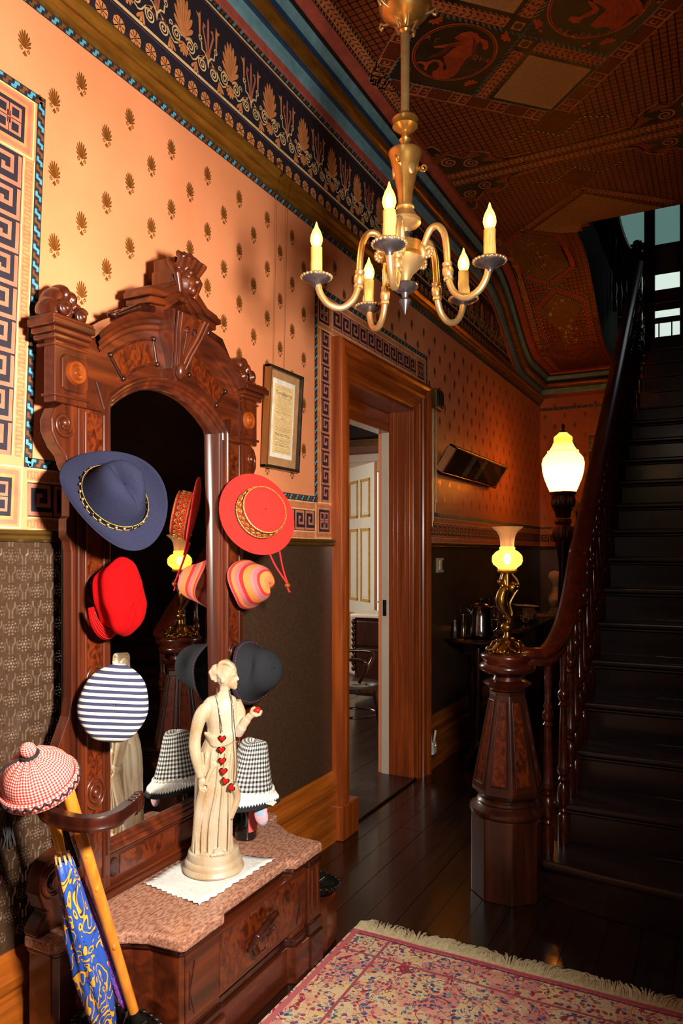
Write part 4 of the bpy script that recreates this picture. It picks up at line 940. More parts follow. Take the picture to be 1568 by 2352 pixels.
# ================================================================== HALL STAND
YC = 1.87
HS = thing('hall_stand', 'carved mahogany hall stand with arched mirror, marble shelf and hat pegs', 'hall stand', (.2, YC, 0))
def hb(name, a, b_, mt='mahogany', bevel=.003, parent=None): return G().box(a, b_).build(name, mt, parent or HS, bevel=bevel)
def mir(f):      # once for each side, dy measured outwards from the centre line
    for sd in (-1, 1): f(sd, lambda dy: YC+sd*dy)
def lo_hi(a, b_): return (min(a, b_), max(a, b_))
ms = lambda r_, c, a0, a1, n: [(YC+p, q) for p, q in arc((0, c), r_, a0, a1, n)]
MR, MZ = .386, 1.534      # mirror arch radius and centre height
A0 = math.degrees(math.asin(.2585/MR))
SPR = MZ+math.sqrt(MR**2-.2585**2)
# mirror, set back in the frame
mo = [(-.275, .545), (.275, .545), (.275, SPR)]+[(p, q) for p, q in arc((0, MZ), MR+.016, 90-A0, 90+A0, 20)]+[(-.275, SPR)]
g = G().prism([(a_, b_-1.2) for a_, b_ in mo], -.004, .004, 'x'); mirror = g.build('mirror', 'mirror_glass'); mirror.location = (.088, YC, 1.2); mirror.rotation_euler = (0, R(-.55), R(1.45))
mirror.parent = HS; mirror.matrix_parent_inverse = Matrix.Translation(-HS.location)
hb('backboard', (.05, YC-.39, .4), (.066, YC+.39, 1.82), 'mahogany_dark')
# stiles with burl inlay, beads and rosettes
def stile(sd, y):
    a, b_ = lo_hi(y(.27), y(.392))
    st = hb('stile', (.08, a, .415), (.12, b_, 1.80), 'mahogany', .004)
    a, b_ = lo_hi(y(.305), y(.36)); G().box((.12, a, .5), (.1215, b_, 1.79)).build('burl_inlay', 'burl', st)
    for dy in (.299, .367): G().tube([(.121, y(dy), .47), (.121, y(dy), 1.79)], .0055, 8).build('bead', 'mahogany', st, smooth=60)
    for z in (.72, 1.035, 1.30):
        g = G()
        for r_, w_ in ((.034, .005), (.02, .005)): g.tube([(.123, y(.3325)+r_*math.cos(t_), z+1.25*r_*math.sin(t_)) for t_ in [2*PI*k/28 for k in range(28)]], w_, 8, False, True)
        g.ball((.122, y(.3325), z), (.012, .012, .014), 12, 8); g.build('rosette', 'mahogany', st, smooth=60)
    # carved outer bracket under the corner block: volute
    sc = [(y(.392), 1.62), (y(.42), 1.62), (y(.437), 1.66), (y(.462), 1.685), (y(.482), 1.72), (y(.484), 1.755), (y(.47), 1.785), (y(.445), 1.80), (y(.392), 1.80)]
    G().prism(sc, .075, .12, 'x').build('side_volute', 'mahogany', HS, bevel=.004)
    G().tube([(.121, YC+sd*p, q) for p, q in spiral((.442, 1.745), .036, .008, -PI*.9, 1.35, 28)], .006, 8).build('volute_scroll', 'mahogany', HS, smooth=60)
    G().ball((.12, y(.442), 1.748), (.014, .013, .013), 12, 8).build('volute_eye', 'mahogany', HS, smooth=60)
    # outer edge strip with notches, flaring into the umbrella wing below
    ed = [(y(.392), 1.62), (y(.414), 1.62), (y(.414), 1.5), (y(.424), 1.49), (y(.424), 1.44), (y(.414), 1.43), (y(.408), 1.4), (y(.408), 1.0), (y(.418), .95), (y(.448), .89), (y(.47), .84), (y(.48), .80), (y(.48), .77), (y(.44), .74), (y(.42), .7), (y(.414), .62), (y(.392), .62)]
    G().prism(ed, .078, .112, 'x').build('outer_edge', 'mahogany', HS, bevel=.003)
    # lower C scroll standing on the marble
    cs = [(y(.392), .6), (y(.45), .6), (y(.5), .585), (y(.525), .55), (y(.53), .51), (y(.515), .47), (y(.5), .455), (y(.52), .44), (y(.535), .42), (y(.535), .402), (y(.392), .402)]
    G().prism(cs, .075, .125, 'x').build('base_scroll', 'mahogany', HS, bevel=.005)
    G().tube([(.126, YC+sd*p, q) for p, q in spiral((.478, .525), .043, .01, PI*.5, -1.4, 28)], .008, 8).build('base_scroll_bead', 'mahogany', HS, smooth=60)
mir(stile)
# moulding round the mirror
def ring_path(o): return [(YC-.2585-o, .565-o), (YC-.2585-o, SPR)]+[(YC+p, q) for p, q in arc((0, MZ), MR+o, 90+A0, 90-A0, 24)]+[(YC+.2585+o, SPR), (YC+.2585+o, .565-o)]
def sweep_frame(name, prof_, mt):
    g = G(); rows = [[(d, *p) for p in ring_path(o)] for o, d in prof_]
    n = len(rows[0]); v = [p for r_ in rows for p in r_]
    g.add(v, [(i*n+j, i*n+(j+1) % n, (i+1)*n+(j+1) % n, (i+1)*n+j) for i in range(len(rows)-1) for j in range(n)])
    return g.build(name, mt, HS, smooth=40)
sweep_frame('mirror_moulding', [(0, .08), (0, .106), (.004, .111), (.009, .109), (.011, .116), (.016, .12), (.021, .118), (.023, .126), (.028, .131), (.033, .13), (.036, .124), (.04, .112)], 'mahogany')
# arched head between stiles
out = [(YC-.37, SPR-.02), (YC-.37, 1.985)]+[(YC+p, q) for p, q in arc((0, 1.652), .485, 133, 47, 24)]+[(YC+.37, 1.985), (YC+.37, SPR-.02), (YC+.275, SPR-.02)]+[(YC+p, q) for p, q in arc((0, MZ), MR+.02, 90-A0, 90+A0, 24)]+[(YC-.275, SPR-.02)]
head = G().prism(out, .08, .12, 'x').build('arched_head', 'mahogany_y', HS, bevel=.003)
for a0, a1 in ((131, 103), (77, 49)):
    P0 = arc((0, 1.652), .415, a0, a1, 14); P1 = arc((0, 1.652), .35, a1, a0, 14)
    G().prism([(YC+p, q) for p, q in P0]+[(YC+p, q) for p, q in P1], .119, .1225, 'x').build('burl_inlay', 'burl', head)
    for r_ in (.421, .344): G().tube([(.121, YC+p, q) for p, q in arc((0, 1.652), r_, a0+1, a1-1, 14)], .004, 6).build('bead', 'mahogany', head, smooth=60)
    for a in (a0, a1):
        (p, q), (p2, q2) = arc((0, 1.652), .344, a, a, 1)[0], arc((0, 1.652), .421, a, a, 1)[0]
        G().tube([(.122, YC+p, q), (.122, YC+p2, q2)], .005, 8).build('end_bar', 'mahogany_dark', head, smooth=60)
        for c in ((p, q), (p2, q2)): G().ball((.125, YC+c[0], c[1]), .0085, 10, 8).build('end_ball', 'mahogany_dark', head, smooth=60)
    sd = -1 if a0 > 90 else 1
    G().prism([(YC+sd*.335, 1.885), (YC+sd*.27, 1.87), (YC+sd*.3, 1.8)], .118, .126, 'x').build('leaf_drop', 'mahogany', head, bevel=.006)
# arched cornice
cp = [(.445, .12), (.452, .128), (.462, .128), (.468, .137), (.478, .139), (.482, .148), (.49, .156), (.503, .16), (.503, .078)]
g = G(); g.loft([[(d, YC+r_*math.cos(R(a)), 1.652+r_*math.sin(R(a))) for r_, d in cp] for a in [135-(135-45)*k/30 for k in range(31)]], False, False); g.build('arch_cornice', 'mahogany_y', HS, smooth=35)
# corner blocks
def corner(sd, y):
    a, b_ = lo_hi(y(.365), y(.478)); blk = hb('corner_block', (.085, a, 1.80), (.125, b_, 1.99), 'mahogany', .003)
    for o, z0, z1 in ((.006, 1.95, 1.958), (.014, 1.966, 1.98), (.022, 1.98, 1.996), (.034, 1.996, 2.016), (.028, 2.016, 2.026)):
        G().box((.06, a-(o if sd < 0 else 0), z0), (.125+o, b_+(o if sd > 0 else 0), z1)).build('cornice_step', 'mahogany_y', blk, bevel=.004)
    G().box((.08, a-.006, 1.815), (.132, b_+.006, 1.824)).build('block_rib', 'mahogany_y', blk, bevel=.003)
    yc_ = y(.412)
    oc = [(yc_-.046, 1.84), (yc_-.036, 1.84), (yc_-.03, 1.835), (yc_+.03, 1.835), (yc_+.036, 1.84), (yc_+.046, 1.85), (yc_+.046, 1.92), (yc_+.036, 1.932), (yc_-.036, 1.932), (yc_-.046, 1.92)]
    G().prism(oc, .125, .131, 'x').build('patera_plate', 'mahogany', blk, bevel=.004)
    g = G().lathe([(0, .02), (.007, .02), (.01, .014), (.018, .016), (.022, .009), (.03, .01), (.034, 0)][::-1], 28); g.xf(Matrix.Translation((.13, yc_, 1.888)) @ basis((1, 0, 0))); g.build('patera', 'casing_wood', blk, smooth=50)
    # carved shell on top
    c = V((.085, y(.415), 2.03))
    g = G()
    for k, (dy, dz, r_, ry) in enumerate(((-.042, .03, .02, .03), (-.03, .056, .02, .032), (-.008, .074, .021, .03), (.016, .066, .022, .028), (.034, .04, .02, .026), (0, .03, .024, .035))):
        g.ball((c.x-.01, c.y+sd*dy*-1, c.z+dz), (.045, r_, ry), 14, 10)
    for dy, dz in ((-.028, .026), (.03, .018)):
        g.tube([(c.x+.04, c.y-sd*(dy+p), c.z+dz+q) for p, q in spiral((0, 0), .022, .004, .5, 1.4, 20)], .007, 8); g.ball((c.x+.045, c.y-sd*dy, c.z+dz), (.013, .011, .011), 10, 8)
    g.box((c.x-.05, c.y-.045, c.z-.004), (c.x+.03, c.y+.045, c.z+.01))
    remesh(g.build('shell_carving', 'mahogany', HS), .003, 2)
mir(corner)
# crest: tapered keystone bracket, flared cap, leaf finial
ks = [(.088, 2.15), (.07, 2.09), (.042, 2.03), (.03, 1.985), (0, 1.945), (-.03, 1.985), (-.042, 2.03), (-.07, 2.09), (-.088, 2.15)]
def kx(z): return .135+.065*max(0, (z-1.97)/.18)
def slab(a, d): 
    pts = [(YC+p*a, 2.06+(q-2.06)*(.6+.4*a)) for p, q in ks]; n = len(pts)
    return ([(.1, p, q) for p, q in pts]+[(kx(q)+d, p, q) for p, q in pts], [tuple(range(n-1, -1, -1)), tuple(range(n, 2*n))]+[(i, (i+1) % n, n+(i+1) % n, n+i) for i in range(n)])
g = G().add(*slab(1, 0)).add(*slab(.7, .01)); key_ = g.build('keystone', 'mahogany', HS, bevel=.003)
for sd in (-1, 1):
    for o in (.0, .018): G().tube([(kx(q)+.008, YC+sd*(p-o), q) for p, q in [(.074, 2.145), (.06, 2.09), (.038, 2.035), (.026, 1.99)]], .006, 8).build('keystone_flute', 'mahogany', key_, smooth=60)
    G().tube([(kx(q)+.0115, YC+sd*p, q) for p, q in spiral((.016, 2.1), .014, .003, -.6, 1.2, 16)]+[(kx(2.03)+.0115, YC+sd*.006, 2.03)], .002, 6).build('keystone_incised', 'mahogany_dark', key_, smooth=60)
G().ball((.15, YC, 1.985), (.018, .018, .03), 12, 10).build('keystone_drop', 'mahogany', key_, smooth=60)
def capw(sd, y):
    for o, z0, z1 in ((0, 2.135, 2.15), (.012, 2.15, 2.17), (.024, 2.17, 2.188), (.016, 2.188, 2.2)):
        G().prism([(y(.02), z0+.06), (y(.085+o), z0+.01), (y(.15+o), z0), (y(.15+o), z1), (y(.085+o), z1+.012), (y(.02), z1+.075)], .075, .16+o, 'x').build('crest_cornice', 'mahogany_y', HS, bevel=.003)
    g = G()
    for k in range(5): g.ball((.125, y(.15+.028*k), 2.135-.012*k), (.036-.004*k, .024, .022-.003*k), 10, 8)
    g.tube([(.155, y(.13), 2.14), (.16, y(.2), 2.125), (.145, y(.27), 2.085)], [.012, .012, .006], 8)
    remesh(g.build('acanthus_leaf', 'mahogany_dark', HS), .003, 2)
mir(capw)
g = G()
for k in range(-2, 3): g.tube([(.1, YC+.012*k, 2.24), (.17, YC+.018*k, 2.28), (.205, YC+.025*k, 2.325), (.185, YC+.028*k, 2.345-.006*abs(k))], [.018, .017, .015, .011], 8)
g.ball((.165, YC, 2.26), (.045, .05, .05), 14, 10); g.ball((.205, YC-.016, 2.28), .013, 10, 8); g.ball((.205, YC+.018, 2.262), .014, 10, 8); g.ball((.198, YC+.004, 2.232), .016, 10, 8)
for sd in (-1, 1): g.tube([(.15, YC+sd*.05, 2.32), (.185, YC+sd*.055, 2.27), (.18, YC+sd*.035, 2.215)], [.012, .012, .008], 8)
g.box((.08, YC-.055, 2.2), (.165, YC+.055, 2.29)); g.box((.08, YC-.045, 2.29), (.17, YC+.045, 2.33))
remesh(g.build('leaf_finial', 'mahogany', HS), .0032, 2)
# panel between mirror and marble
lp = hb('lower_panel', (.07, YC-.392, .402), (.105, YC+.392, .535), 'mahogany_y', .004)
for z0, z1, x in ((.402, .422, .135), (.422, .432, .125), (.515, .525, .118), (.525, .533, .112)): G().box((.1, YC-.392, z0), (x, YC+.392, z1)).build('panel_moulding', 'mahogany_y', lp, bevel=.004)
for sd in (-1, 1):
    a, b_ = lo_hi(YC+sd*.03, YC+sd*.22); G().box((.105, a, .447), (.108, b_, .502)).build('burl_inlay', 'burl', lp)
    g = G().lathe([(0, 0), (.022, 0), (.02, .006), (.008, .008), (0, .006)], 20); g.xf(Matrix.Translation((.105, YC+sd*.245, .475)) @ basis((1, 0, 0)) @ Matrix.Scale(1.3, 4, (1, 0, 0))); g.build('fan_patera', 'mahogany_dark', lp, smooth=50)
# hat pegs
PEG = []
for sd in (-1, 1):
    for z in (1.52, 1.30, 1.035):
        g = G().tube(spline([(.12, YC+sd*.3325, z), (.14, YC+sd*.334, z), (.152, YC+sd*.336, z+.01)], 4), .005, 8); g.ball((.153, YC+sd*.336, z+.012), .008, 10, 8); g.build('hat_peg', 'brass', HS, smooth=60)
# umbrella arms
def uarm(sd, y):
    P0 = [(.1, .44), (.16, .53), (.22, .6), (.3, .652), (.39, .667), (.445, .65), (.462, .61), (.452, .565), (.44, .53)]
    pts = spline([(x, y(dy), .79) for x, dy in P0], 5); rings = []
    for i, p in enumerate(pts):
        t_ = (pts[min(i+1, len(pts)-1)]-pts[max(i-1, 0)]).normalized(); s_ = t_.cross(V((0, 0, 1))).normalized()
        rings.append([p+s_*a+V((0, 0, b_)) for a, b_ in ((-.012, -.016), (.012, -.016), (.015, -.008), (.012, 0), (.015, .01), (.012, .018), (-.012, .018), (-.014, .0))])
    G().loft(rings).build('umbrella_arm', 'mahogany_dark', HS, smooth=40)
    g = G(); e = pts[-1]
    for k in range(3): g.lathe([(.0, -.02), (.012, -.019), (.014, 0), (.012, .02), (0, .021)], 12, (e.x-.004*k, e.y-sd*(.008+.014*k)*1, e.z+.002*k))
    g.build('umbrella_arm_scroll', 'mahogany_dark', HS, smooth=50)
uarm(-1, lambda dy: YC-dy)
# base cabinet and marble
def base_out(o):   # half plan, (dy, x), from the centre outwards
    return [(0, .44+o), (.18, .44+o), (.186, .452+o), (.192, .468+o), (.2+.0, .47+o), (.36+o, .47+o), (.374+o, .46+o), (.376+o, .42), (.38+o, .36), (.4+o, .31), (.432+o, .268), (.452+o, .235), (.46+o, .205), (.462+o, .19+o), (.52+o, .19+o), (.535+o, .175+o), (.535+o, .075)]
def plan(o): h = base_out(o); return [(x, YC-dy) for dy, x in reversed(h)]+[(x, YC+dy) for dy, x in h[1:]]
G().prism(plan(.0), .368, .4, 'z').build('marble_top', 'marble', HS, bevel=.008, seg=3)
hb_ = G().prism(plan(-.018), .13, .368, 'z').build('cabinet_body', 'mahogany_y', HS, bevel=.003)
G().prism(plan(-.01), .352, .368, 'z').build('top_moulding', 'mahogany_dark', HS, bevel=.005)
G().prism(plan(-.006), .115, .145, 'z').build('base_moulding', 'mahogany_dark', HS, bevel=.006)
G().prism(plan(.004), .0, .118, 'z').build('plinth', 'mahogany_y', HS, bevel=.004)
dw = G().box((.42, YC-.345, .165), (.456, YC+.25, .348)).build('drawer', 'mahogany_y', HS, bevel=.003)
G().box((.456, YC-.2, .18), (.4575, YC+.2, .335)).build('burl_front', 'burl', dw)
for sd, yy_ in ((-1, YC-.33), (1, YC+.235)):
    for p0, p1 in (((0, .25), (.02, .32)), ((0, .25), (.02, .18)), ((0, .2), (0, .3))): G().tube([(.457, yy_-sd*p0[0], p0[1]), (.457, yy_-sd*p1[0], p1[1])], .0018, 6).build('incised_line', 'mahogany_dark', dw)
# carved leaf pull
g = G()
for k in range(5): g.tube([(.46, YC-.05+.02*k, .235+.012*k), (.478, YC-.035+.02*k, .272+.004*k), (.484, YC-.02+.02*k, .266+.005*k)], [.006, .011, .006], 8)
g.tube([(.465, YC-.075, .235), (.482, YC-.05, .268), (.484, YC, .285), (.48, YC+.05, .292), (.466, YC+.08, .285)], [.006, .012, .013, .011, .005], 8)
for dy in (-.01, .03): g.tube([(.484, YC+dy+p, .262+q) for p, q in spiral((0, 0), .014, .003, 1, 1.4, 16)], .005, 6)
g.tube([(.475, YC-.06, .245), (.482, YC-.055, .225), (.47, YC-.05, .215)], [.011, .012, .006], 8)
remesh(g.build('carved_pull', 'mahogany_dark', dw), .0022, 2)
G().tube([(.458, YC+.015+.03*math.cos(t_), .228+.036*math.sin(t_)) for t_ in [2*PI*k/24 for k in range(24)]], .0016, 6, False, True).build('pull_ring', 'mahogany_dark', dw)
# right and left pilasters on the front corners
def pil(sd, y):
    a, b_ = lo_hi(y(.275), y(.352))
    if sd > 0:
        p = hb('pilaster', (.44, a, .13), (.468, b_, .365), 'mahogany', .004)
        for z0, z1, o in ((.0, .118, .012), (.118, .16, .006), (.345, .366, .006)): G().box((.44, a-.004, z0), (.468+o, b_+.004, z1)).build('pilaster_block', 'mahogany_dark', p, bevel=.005)
        for dy in (.295, .332): G().tube([(.469, y(dy), .18), (.469, y(dy), .33)], .003, 6).build('pilaster_bead', 'mahogany', p, smooth=60)
mir(pil)
# umbrella wells: base plate rim in which the iron pans sit
def well(sd, y):
    pl = [(.19, y(.535)), (.3, y(.56)), (.4, y(.55)), (.455, y(.5)), (.47, y(.4)), (.46, y(.37)), (.3, y(.4)), (.19, y(.45))]
    G().prism(pl, .0, .17, 'z').build('well_base', 'mahogany_y', HS, bevel=.008)
mir(well)
def pan(sd):
    y0 = YC+sd*.475; x0 = .345; dz = .0705
    t = thing('drip_pan', 'cast iron umbrella drip pan holding the canes' if sd < 0 else 'cast iron umbrella drip pan in the empty end of the hall stand', 'drip pan', (x0, y0, .171))
    G().loft([[(x0+a*r_*math.cos(t_), y0+b_*r_*math.sin(t_), z+dz) for t_ in [2*PI*k/40 for k in range(40)]] for r_, z, a, b_ in ((.6, .102, .125, .075), (.85, .104, .125, .075), (1, .125, .125, .075), (1.06, .135, .125, .075), (1.0, .138, .125, .075), (.9, .118, .125, .075), (.6, .108, .125, .075))]).build('pan_dish', 'iron', t, smooth=50)
    g = G()
    for k in range(30): t_ = 2*PI*k/30; g.ball((x0+.129*math.cos(t_), y0+.078*math.sin(t_), .136+dz), (.009, .007, .005), 6, 4)
    for k in range(10): t_ = 2*PI*k/10; g.tube([(x0+.06*math.cos(t_), y0+.036*math.sin(t_), .11+dz), (x0+.115*math.cos(t_), y0+.069*math.sin(t_), .122+dz)], [.004, .009], 6)
    g.build('scalloped_rim', 'iron', t, smooth=60)
for sd in (-1, 1): pan(sd)
# ================================================================== HATS
def attr_mat(name, stops, rough=.8, attr='lat', const=True, sheen=0, bump=0):
    m, nt, b = newmat(name); at = N(nt, 'ShaderNodeAttribute'); at.attribute_name = attr
    r = ramp(nt, stops); r.color_ramp.interpolation = 'CONSTANT' if const else 'LINEAR'
    nt.links.new(at.outputs['Fac'], r.inputs[0]); nt.links.new(r.outputs[0], b.inputs['Base Color']); b.inputs['Roughness'].default_value = rough
    if bump:
        tc = N(nt, 'ShaderNodeTexCoord'); nz = N(nt, 'ShaderNodeTexNoise'); nz.inputs['Scale'].default_value = 900; nt.links.new(tc.outputs['Object'], nz.inputs['Vector']); addbump(nt, b, nz.outputs[0], bump, .001)
    return m
def math2(nt, op, a, b_=None):
    n = N(nt, 'ShaderNodeMath', operation=op)
    for i, q in enumerate((a, b_)):
        if q is None: continue
        if isinstance(q, (int, float)): n.inputs[i].default_value = q
        else: nt.links.new(q, n.inputs[i])
    return n.outputs[0]
def gingham(name, cols, freq, rough=.85, ax=('X', 'Y')):
    m, nt, b = newmat(name); tc = N(nt, 'ShaderNodeUVMap'); sp = N(nt, 'ShaderNodeSeparateXYZ'); nt.links.new(tc.outputs[0], sp.inputs[0])
    t = [math2(nt, 'GREATER_THAN', math2(nt, 'FRACT', math2(nt, 'MULTIPLY', sp.outputs[k], freq)), .5) for k in ax]
    s_ = math2(nt, 'MULTIPLY', math2(nt, 'ADD', *t), .5)
    r = ramp(nt, [(0, cols[0]), (.34, cols[1]), (.67, cols[2])]); r.color_ramp.interpolation = 'CONSTANT'
    nt.links.new(s_, r.inputs[0]); nt.links.new(r.outputs[0], b.inputs['Base Color']); b.inputs['Roughness'].default_value = rough; return m
mat('navy_felt', [(.3, (34, 36, 56)), (.7, (44, 46, 68))], .97, 0, (500, 500, 500), 2, .25, spec=.1)
mat('red_velvet', [(.3, (156, 4, 8)), (.7, (178, 8, 12))], .95, 0, (300, 300, 300), 2, .3, spec=.1)
mat('red_felt', [(.3, (202, 34, 26)), (.7, (216, 42, 34))], .95, 0, (500, 500, 500), 2, .15)
mat('red_cord', (196, 24, 34), .8)
mat('charcoal_felt', [(.3, (34, 36, 40)), (.7, (46, 48, 52))], .97, 0, (500, 500, 500), 2, .35, spec=.1)
mat('gold_braid', [(.35, (150, 106, 30)), (.65, (226, 192, 104))], .4, .5, (300, 300, 300), 2, .5)
mat('black_leather', (22, 22, 20), .5)
mat('pink_thread', (170, 50, 110), .8)
mat('black_cloth', (24, 24, 28), .9)
mat('white_cloth', [(.3, (208, 208, 204)), (.7, (226, 226, 220))], .9, 0, (60, 60, 60))
gingham('gingham_black', ((226, 224, 214), (128, 128, 126), (26, 26, 28)), 1)
gingham('gingham_red', ((236, 208, 190), (206, 104, 92), (172, 24, 30)), 1)
# striped cap cloth
m, nt, b = newmat('striped_cloth'); tc = N(nt, 'ShaderNodeTexCoord'); sp = N(nt, 'ShaderNodeSeparateXYZ'); nt.links.new(tc.outputs['Object'], sp.inputs[0])
f_ = math2(nt, 'FRACT', math2(nt, 'ADD', math2(nt, 'MULTIPLY', sp.outputs[0], 59.0), 20.2)); r = ramp(nt, [(0, (48, 50, 78)), (.52, (206, 200, 186))]); r.color_ramp.interpolation = 'CONSTANT'
nt.links.new(f_, r.inputs[0]); nt.links.new(r.outputs[0], b.inputs['Base Color']); b.inputs['Roughness'].default_value = .9
SUNC = [(236, 150, 70), (206, 36, 30), (176, 96, 104), (220, 120, 70)]
attr_mat('sun_hat_straw', [(0, (214, 122, 72)), (.1, (226, 134, 66)), (.2, (192, 40, 30)), (.26, (178, 100, 104)), (.34, (196, 120, 118)), (.4, (226, 128, 62)), (.55, (190, 34, 28)), (.63, (180, 98, 102)), (.74, (222, 122, 64)), (.83, (194, 38, 30)), (.92, (172, 90, 94))], .85, bump=.6)

def place(o, loc, M): o.matrix_world = Matrix.Translation(loc) @ M; o.location, o.rotation_euler = loc, M.to_euler(); return o
def hat_mesh(name, prof_, mt, n=64, deform=None, thick=.003, sub=1, smooth=180, lat=None, uvf=None):
    """prof_: (r, z) from crown centre out to brim edge; local z is the crown direction, local x the long axis"""
    v = []; f = []; L = len(prof_)
    for i, (r_, z) in enumerate(prof_):
        for j in range(n):
            t_ = 2*PI*j/n; p = (r_*math.cos(t_), r_*math.sin(t_), z)
            v.append(tuple(deform(p, t_, i/(L-1), r_)) if deform else p)
    for i in range(L-1):
        for j in range(n): k = (j+1) % n; f.append((i*n+j, (i+1)*n+j, (i+1)*n+k, i*n+k))
    me = bpy.data.meshes.new(name); me.from_pydata(v, [], f); me.materials.append(MATS[mt])
    a = me.attributes.new('lat', 'FLOAT', 'POINT'); a.data.foreach_set('value', [(lat(i/(L-1)) if lat else i/(L-1)) for i in range(L) for j in range(n)])
    uv = me.uv_layers.new(name='UVMap')
    # cloth coordinates: running length down the profile, and arc along the ring
    run = [0]
    for (r0, z0), (r1, z1) in zip(prof_, prof_[1:]): run.append(run[-1]+math.hypot(r1-r0, z1-z0))
    for p in me.polygons:
        js = [li for li in p.loop_indices]; cols = [me.loops[li].vertex_index % n for li in js]; wrap = max(cols)-min(cols) > n/2
        for li, c in zip(js, cols):
            i = me.loops[li].vertex_index//n; c = c+n if (wrap and c < n/2) else c
            uv.data[li].uv = uvf(i, c/n, run[i]) if uvf else (c/n, run[i])
    me.shade_smooth()
    o = bpy.data.objects.new(name, me); COL.objects.link(o)
    if thick: md = o.modifiers.new('cloth', 'SOLIDIFY'); md.thickness = thick; md.offset = 0
    if sub: md = o.modifiers.new('sub', 'SUBSURF'); md.levels = md.render_levels = sub
    return o
def sub_to(o, parent): o.parent = parent; return o       # local coordinates of the hat
def cdir(a, u_, d): return rt*a+V((0, 0, u_))-fw*d
cnx = [(.00001, .118), (.02, .117), (.04, .113), (.054, .105), (.063, .09), (.07, .06), (.076, .03), (.081, .005), (.085, 0), (.096, -.001), (.11, -.002), (.124, -.002), (.134, -.001), (.141, 0)]
# navy western hat
def dnavy(p, t_, i, r_):
    x, y, z = p; k = 1.12 if r_ > .05 else 1.1; x *= k
    if i > .62: w_ = (r_-.088)/.06; z += .06*w_*w_*abs(math.sin(t_))**2.2-.02*w_*w_*math.cos(t_)**2
    if i < .5: z -= .042*math.exp(-(y/.015)**2)*math.exp(-((x+.01)/.06)**2)*(1 if i < .36 else .2); y *= 1-.3*max(0, x/.08)*max(0, min(1, (z-.02)/.06)); z -= .03*max(0, x/.08)*(1 if i < .36 else .3)
    return x, y*.98, z
nh = hat_mesh('western_hat', cnx, 'navy_felt', 72, dnavy, .004); place(nh, (.236, 1.492, 1.543), basis(cdir(.56, .44, .7), cdir(.66, -.78, 0)))
tag(nh, 'navy felt western hat with studded black band on upper peg', 'hat', 'hats hung on the hall stand')
g = G()
g.loft([[((r_)*1.12*math.cos(t_), r_*.98*math.sin(t_), z) for t_ in [2*PI*k/64 for k in range(64)]] for r_, z in ((.0885, .003), (.0875, .018), (.0855, .018), (.086, .003))]+[[(.0885*1.12*math.cos(t_), .0885*.98*math.sin(t_), .003) for t_ in [2*PI*k/64 for k in range(64)]]], True, False)
bd = sub_to(g.build('hat_band', 'black_leather', None, smooth=60), nh)
for z, r_ in ((.003, .0888), (.0185, .0872)): sub_to(G().tube([(r_*1.12*math.cos(t_), r_*.98*math.sin(t_), z) for t_ in [2*PI*k/60 for k in range(60)]], .0012, 6, False, True).build('band_edge', 'gold_braid', None, smooth=60), bd)
for k in range(26):
    t_ = 2*PI*k/26; g = G().ball((.0885*1.12*math.cos(t_), .0885*.98*math.sin(t_), .0105), (.0045, .0045, .0045) if k % 5 else (.006, .006, .006), 8, 6); sub_to(g.build('stud', 'brass_pale' if k % 5 else 'silver', None, smooth=60), bd)
# red peaked cap
pr_ = [(.00001, .052), (.03, .051), (.06, .047), (.085, .039), (.102, .026), (.11, .01), (.1, -.004), (.088, -.014), (.084, -.02), (.084, -.04)]
def dcap(p, t_, i, r_):
    x, y, z = p; s_ = 1+.02*math.cos(8*t_)*min(1, r_/.08); z += .006*math.cos(3*t_+.6)*(r_/.1)-.004*abs(math.cos(4*t_))*(1 if i < .55 else 0); return x*s_*1.02, y*s_*.9, z
rc = hat_mesh('peaked_cap', pr_, 'red_velvet', 64, dcap, .003); place(rc, (.205, 1.55, 1.275), basis(cdir(.96, .06, .22), cdir(-.12, 1, .1)))
tag(rc, 'bright red velvet peaked cap hung sideways below the navy hat', 'hat', 'hats hung on the hall stand')
g = G(); rows = []
for w_ in (0, .33, .66, 1): rows.append([((.084+.036*w_*math.cos((a)*.95)**.7)*math.cos(a+PI), (.082+.028*w_*math.cos(a*.95)**.7)*math.sin(a+PI), -.034-.014*w_*w_) for a in [-1.45+2.9*k/24 for k in range(25)]])
g.loft(rows, False, False); pk = sub_to(g.build('peak', 'red_velvet', None, smooth=180), rc); md = pk.modifiers.new('s', 'SOLIDIFY'); md.thickness = .005
for k in range(4):
    w_ = .25+.2*k; sub_to(G().tube([((.084+.036*w_*math.cos(a*.95)**.7)*math.cos(a+PI), (.082+.028*w_*math.cos(a*.95)**.7)*math.sin(a+PI), -.031-.014*w_*w_) for a in [-1.3+2.6*q/24 for q in range(25)]], .0008, 4).build('stitch_row', 'red_felt', None), pk)
sub_to(G().ball((0, 0, .047), (.009, .009, .006), 10, 6).build('cap_button', 'red_velvet', None, smooth=60), rc)
# striped pillbox cap
pr_ = [(.00001, .03), (.03, .0305), (.06, .03), (.082, .027), (.094, .018), (.098, .006), (.094, -.006), (.084, -.014), (.078, -.018)]
def dst(p, t_, i, r_): x, y, z = p; w_ = 1+.02*math.cos(3*t_+.4)+.012*math.cos(7*t_)*r_*10; return x*1.1*w_, y*.95*w_, z+.003*math.cos(5*t_)*(r_/.1)**3
sc_ = hat_mesh('striped_cap', pr_, 'striped_cloth', 64, dst, .003); place(sc_, (.215, 1.515, .985), basis(cdir(.34, .03, .94), cdir(.12, 1, 0)))
tag(sc_, 'flat round cap in navy and white stripes on lower left peg', 'hat', 'hats hung on the hall stand')
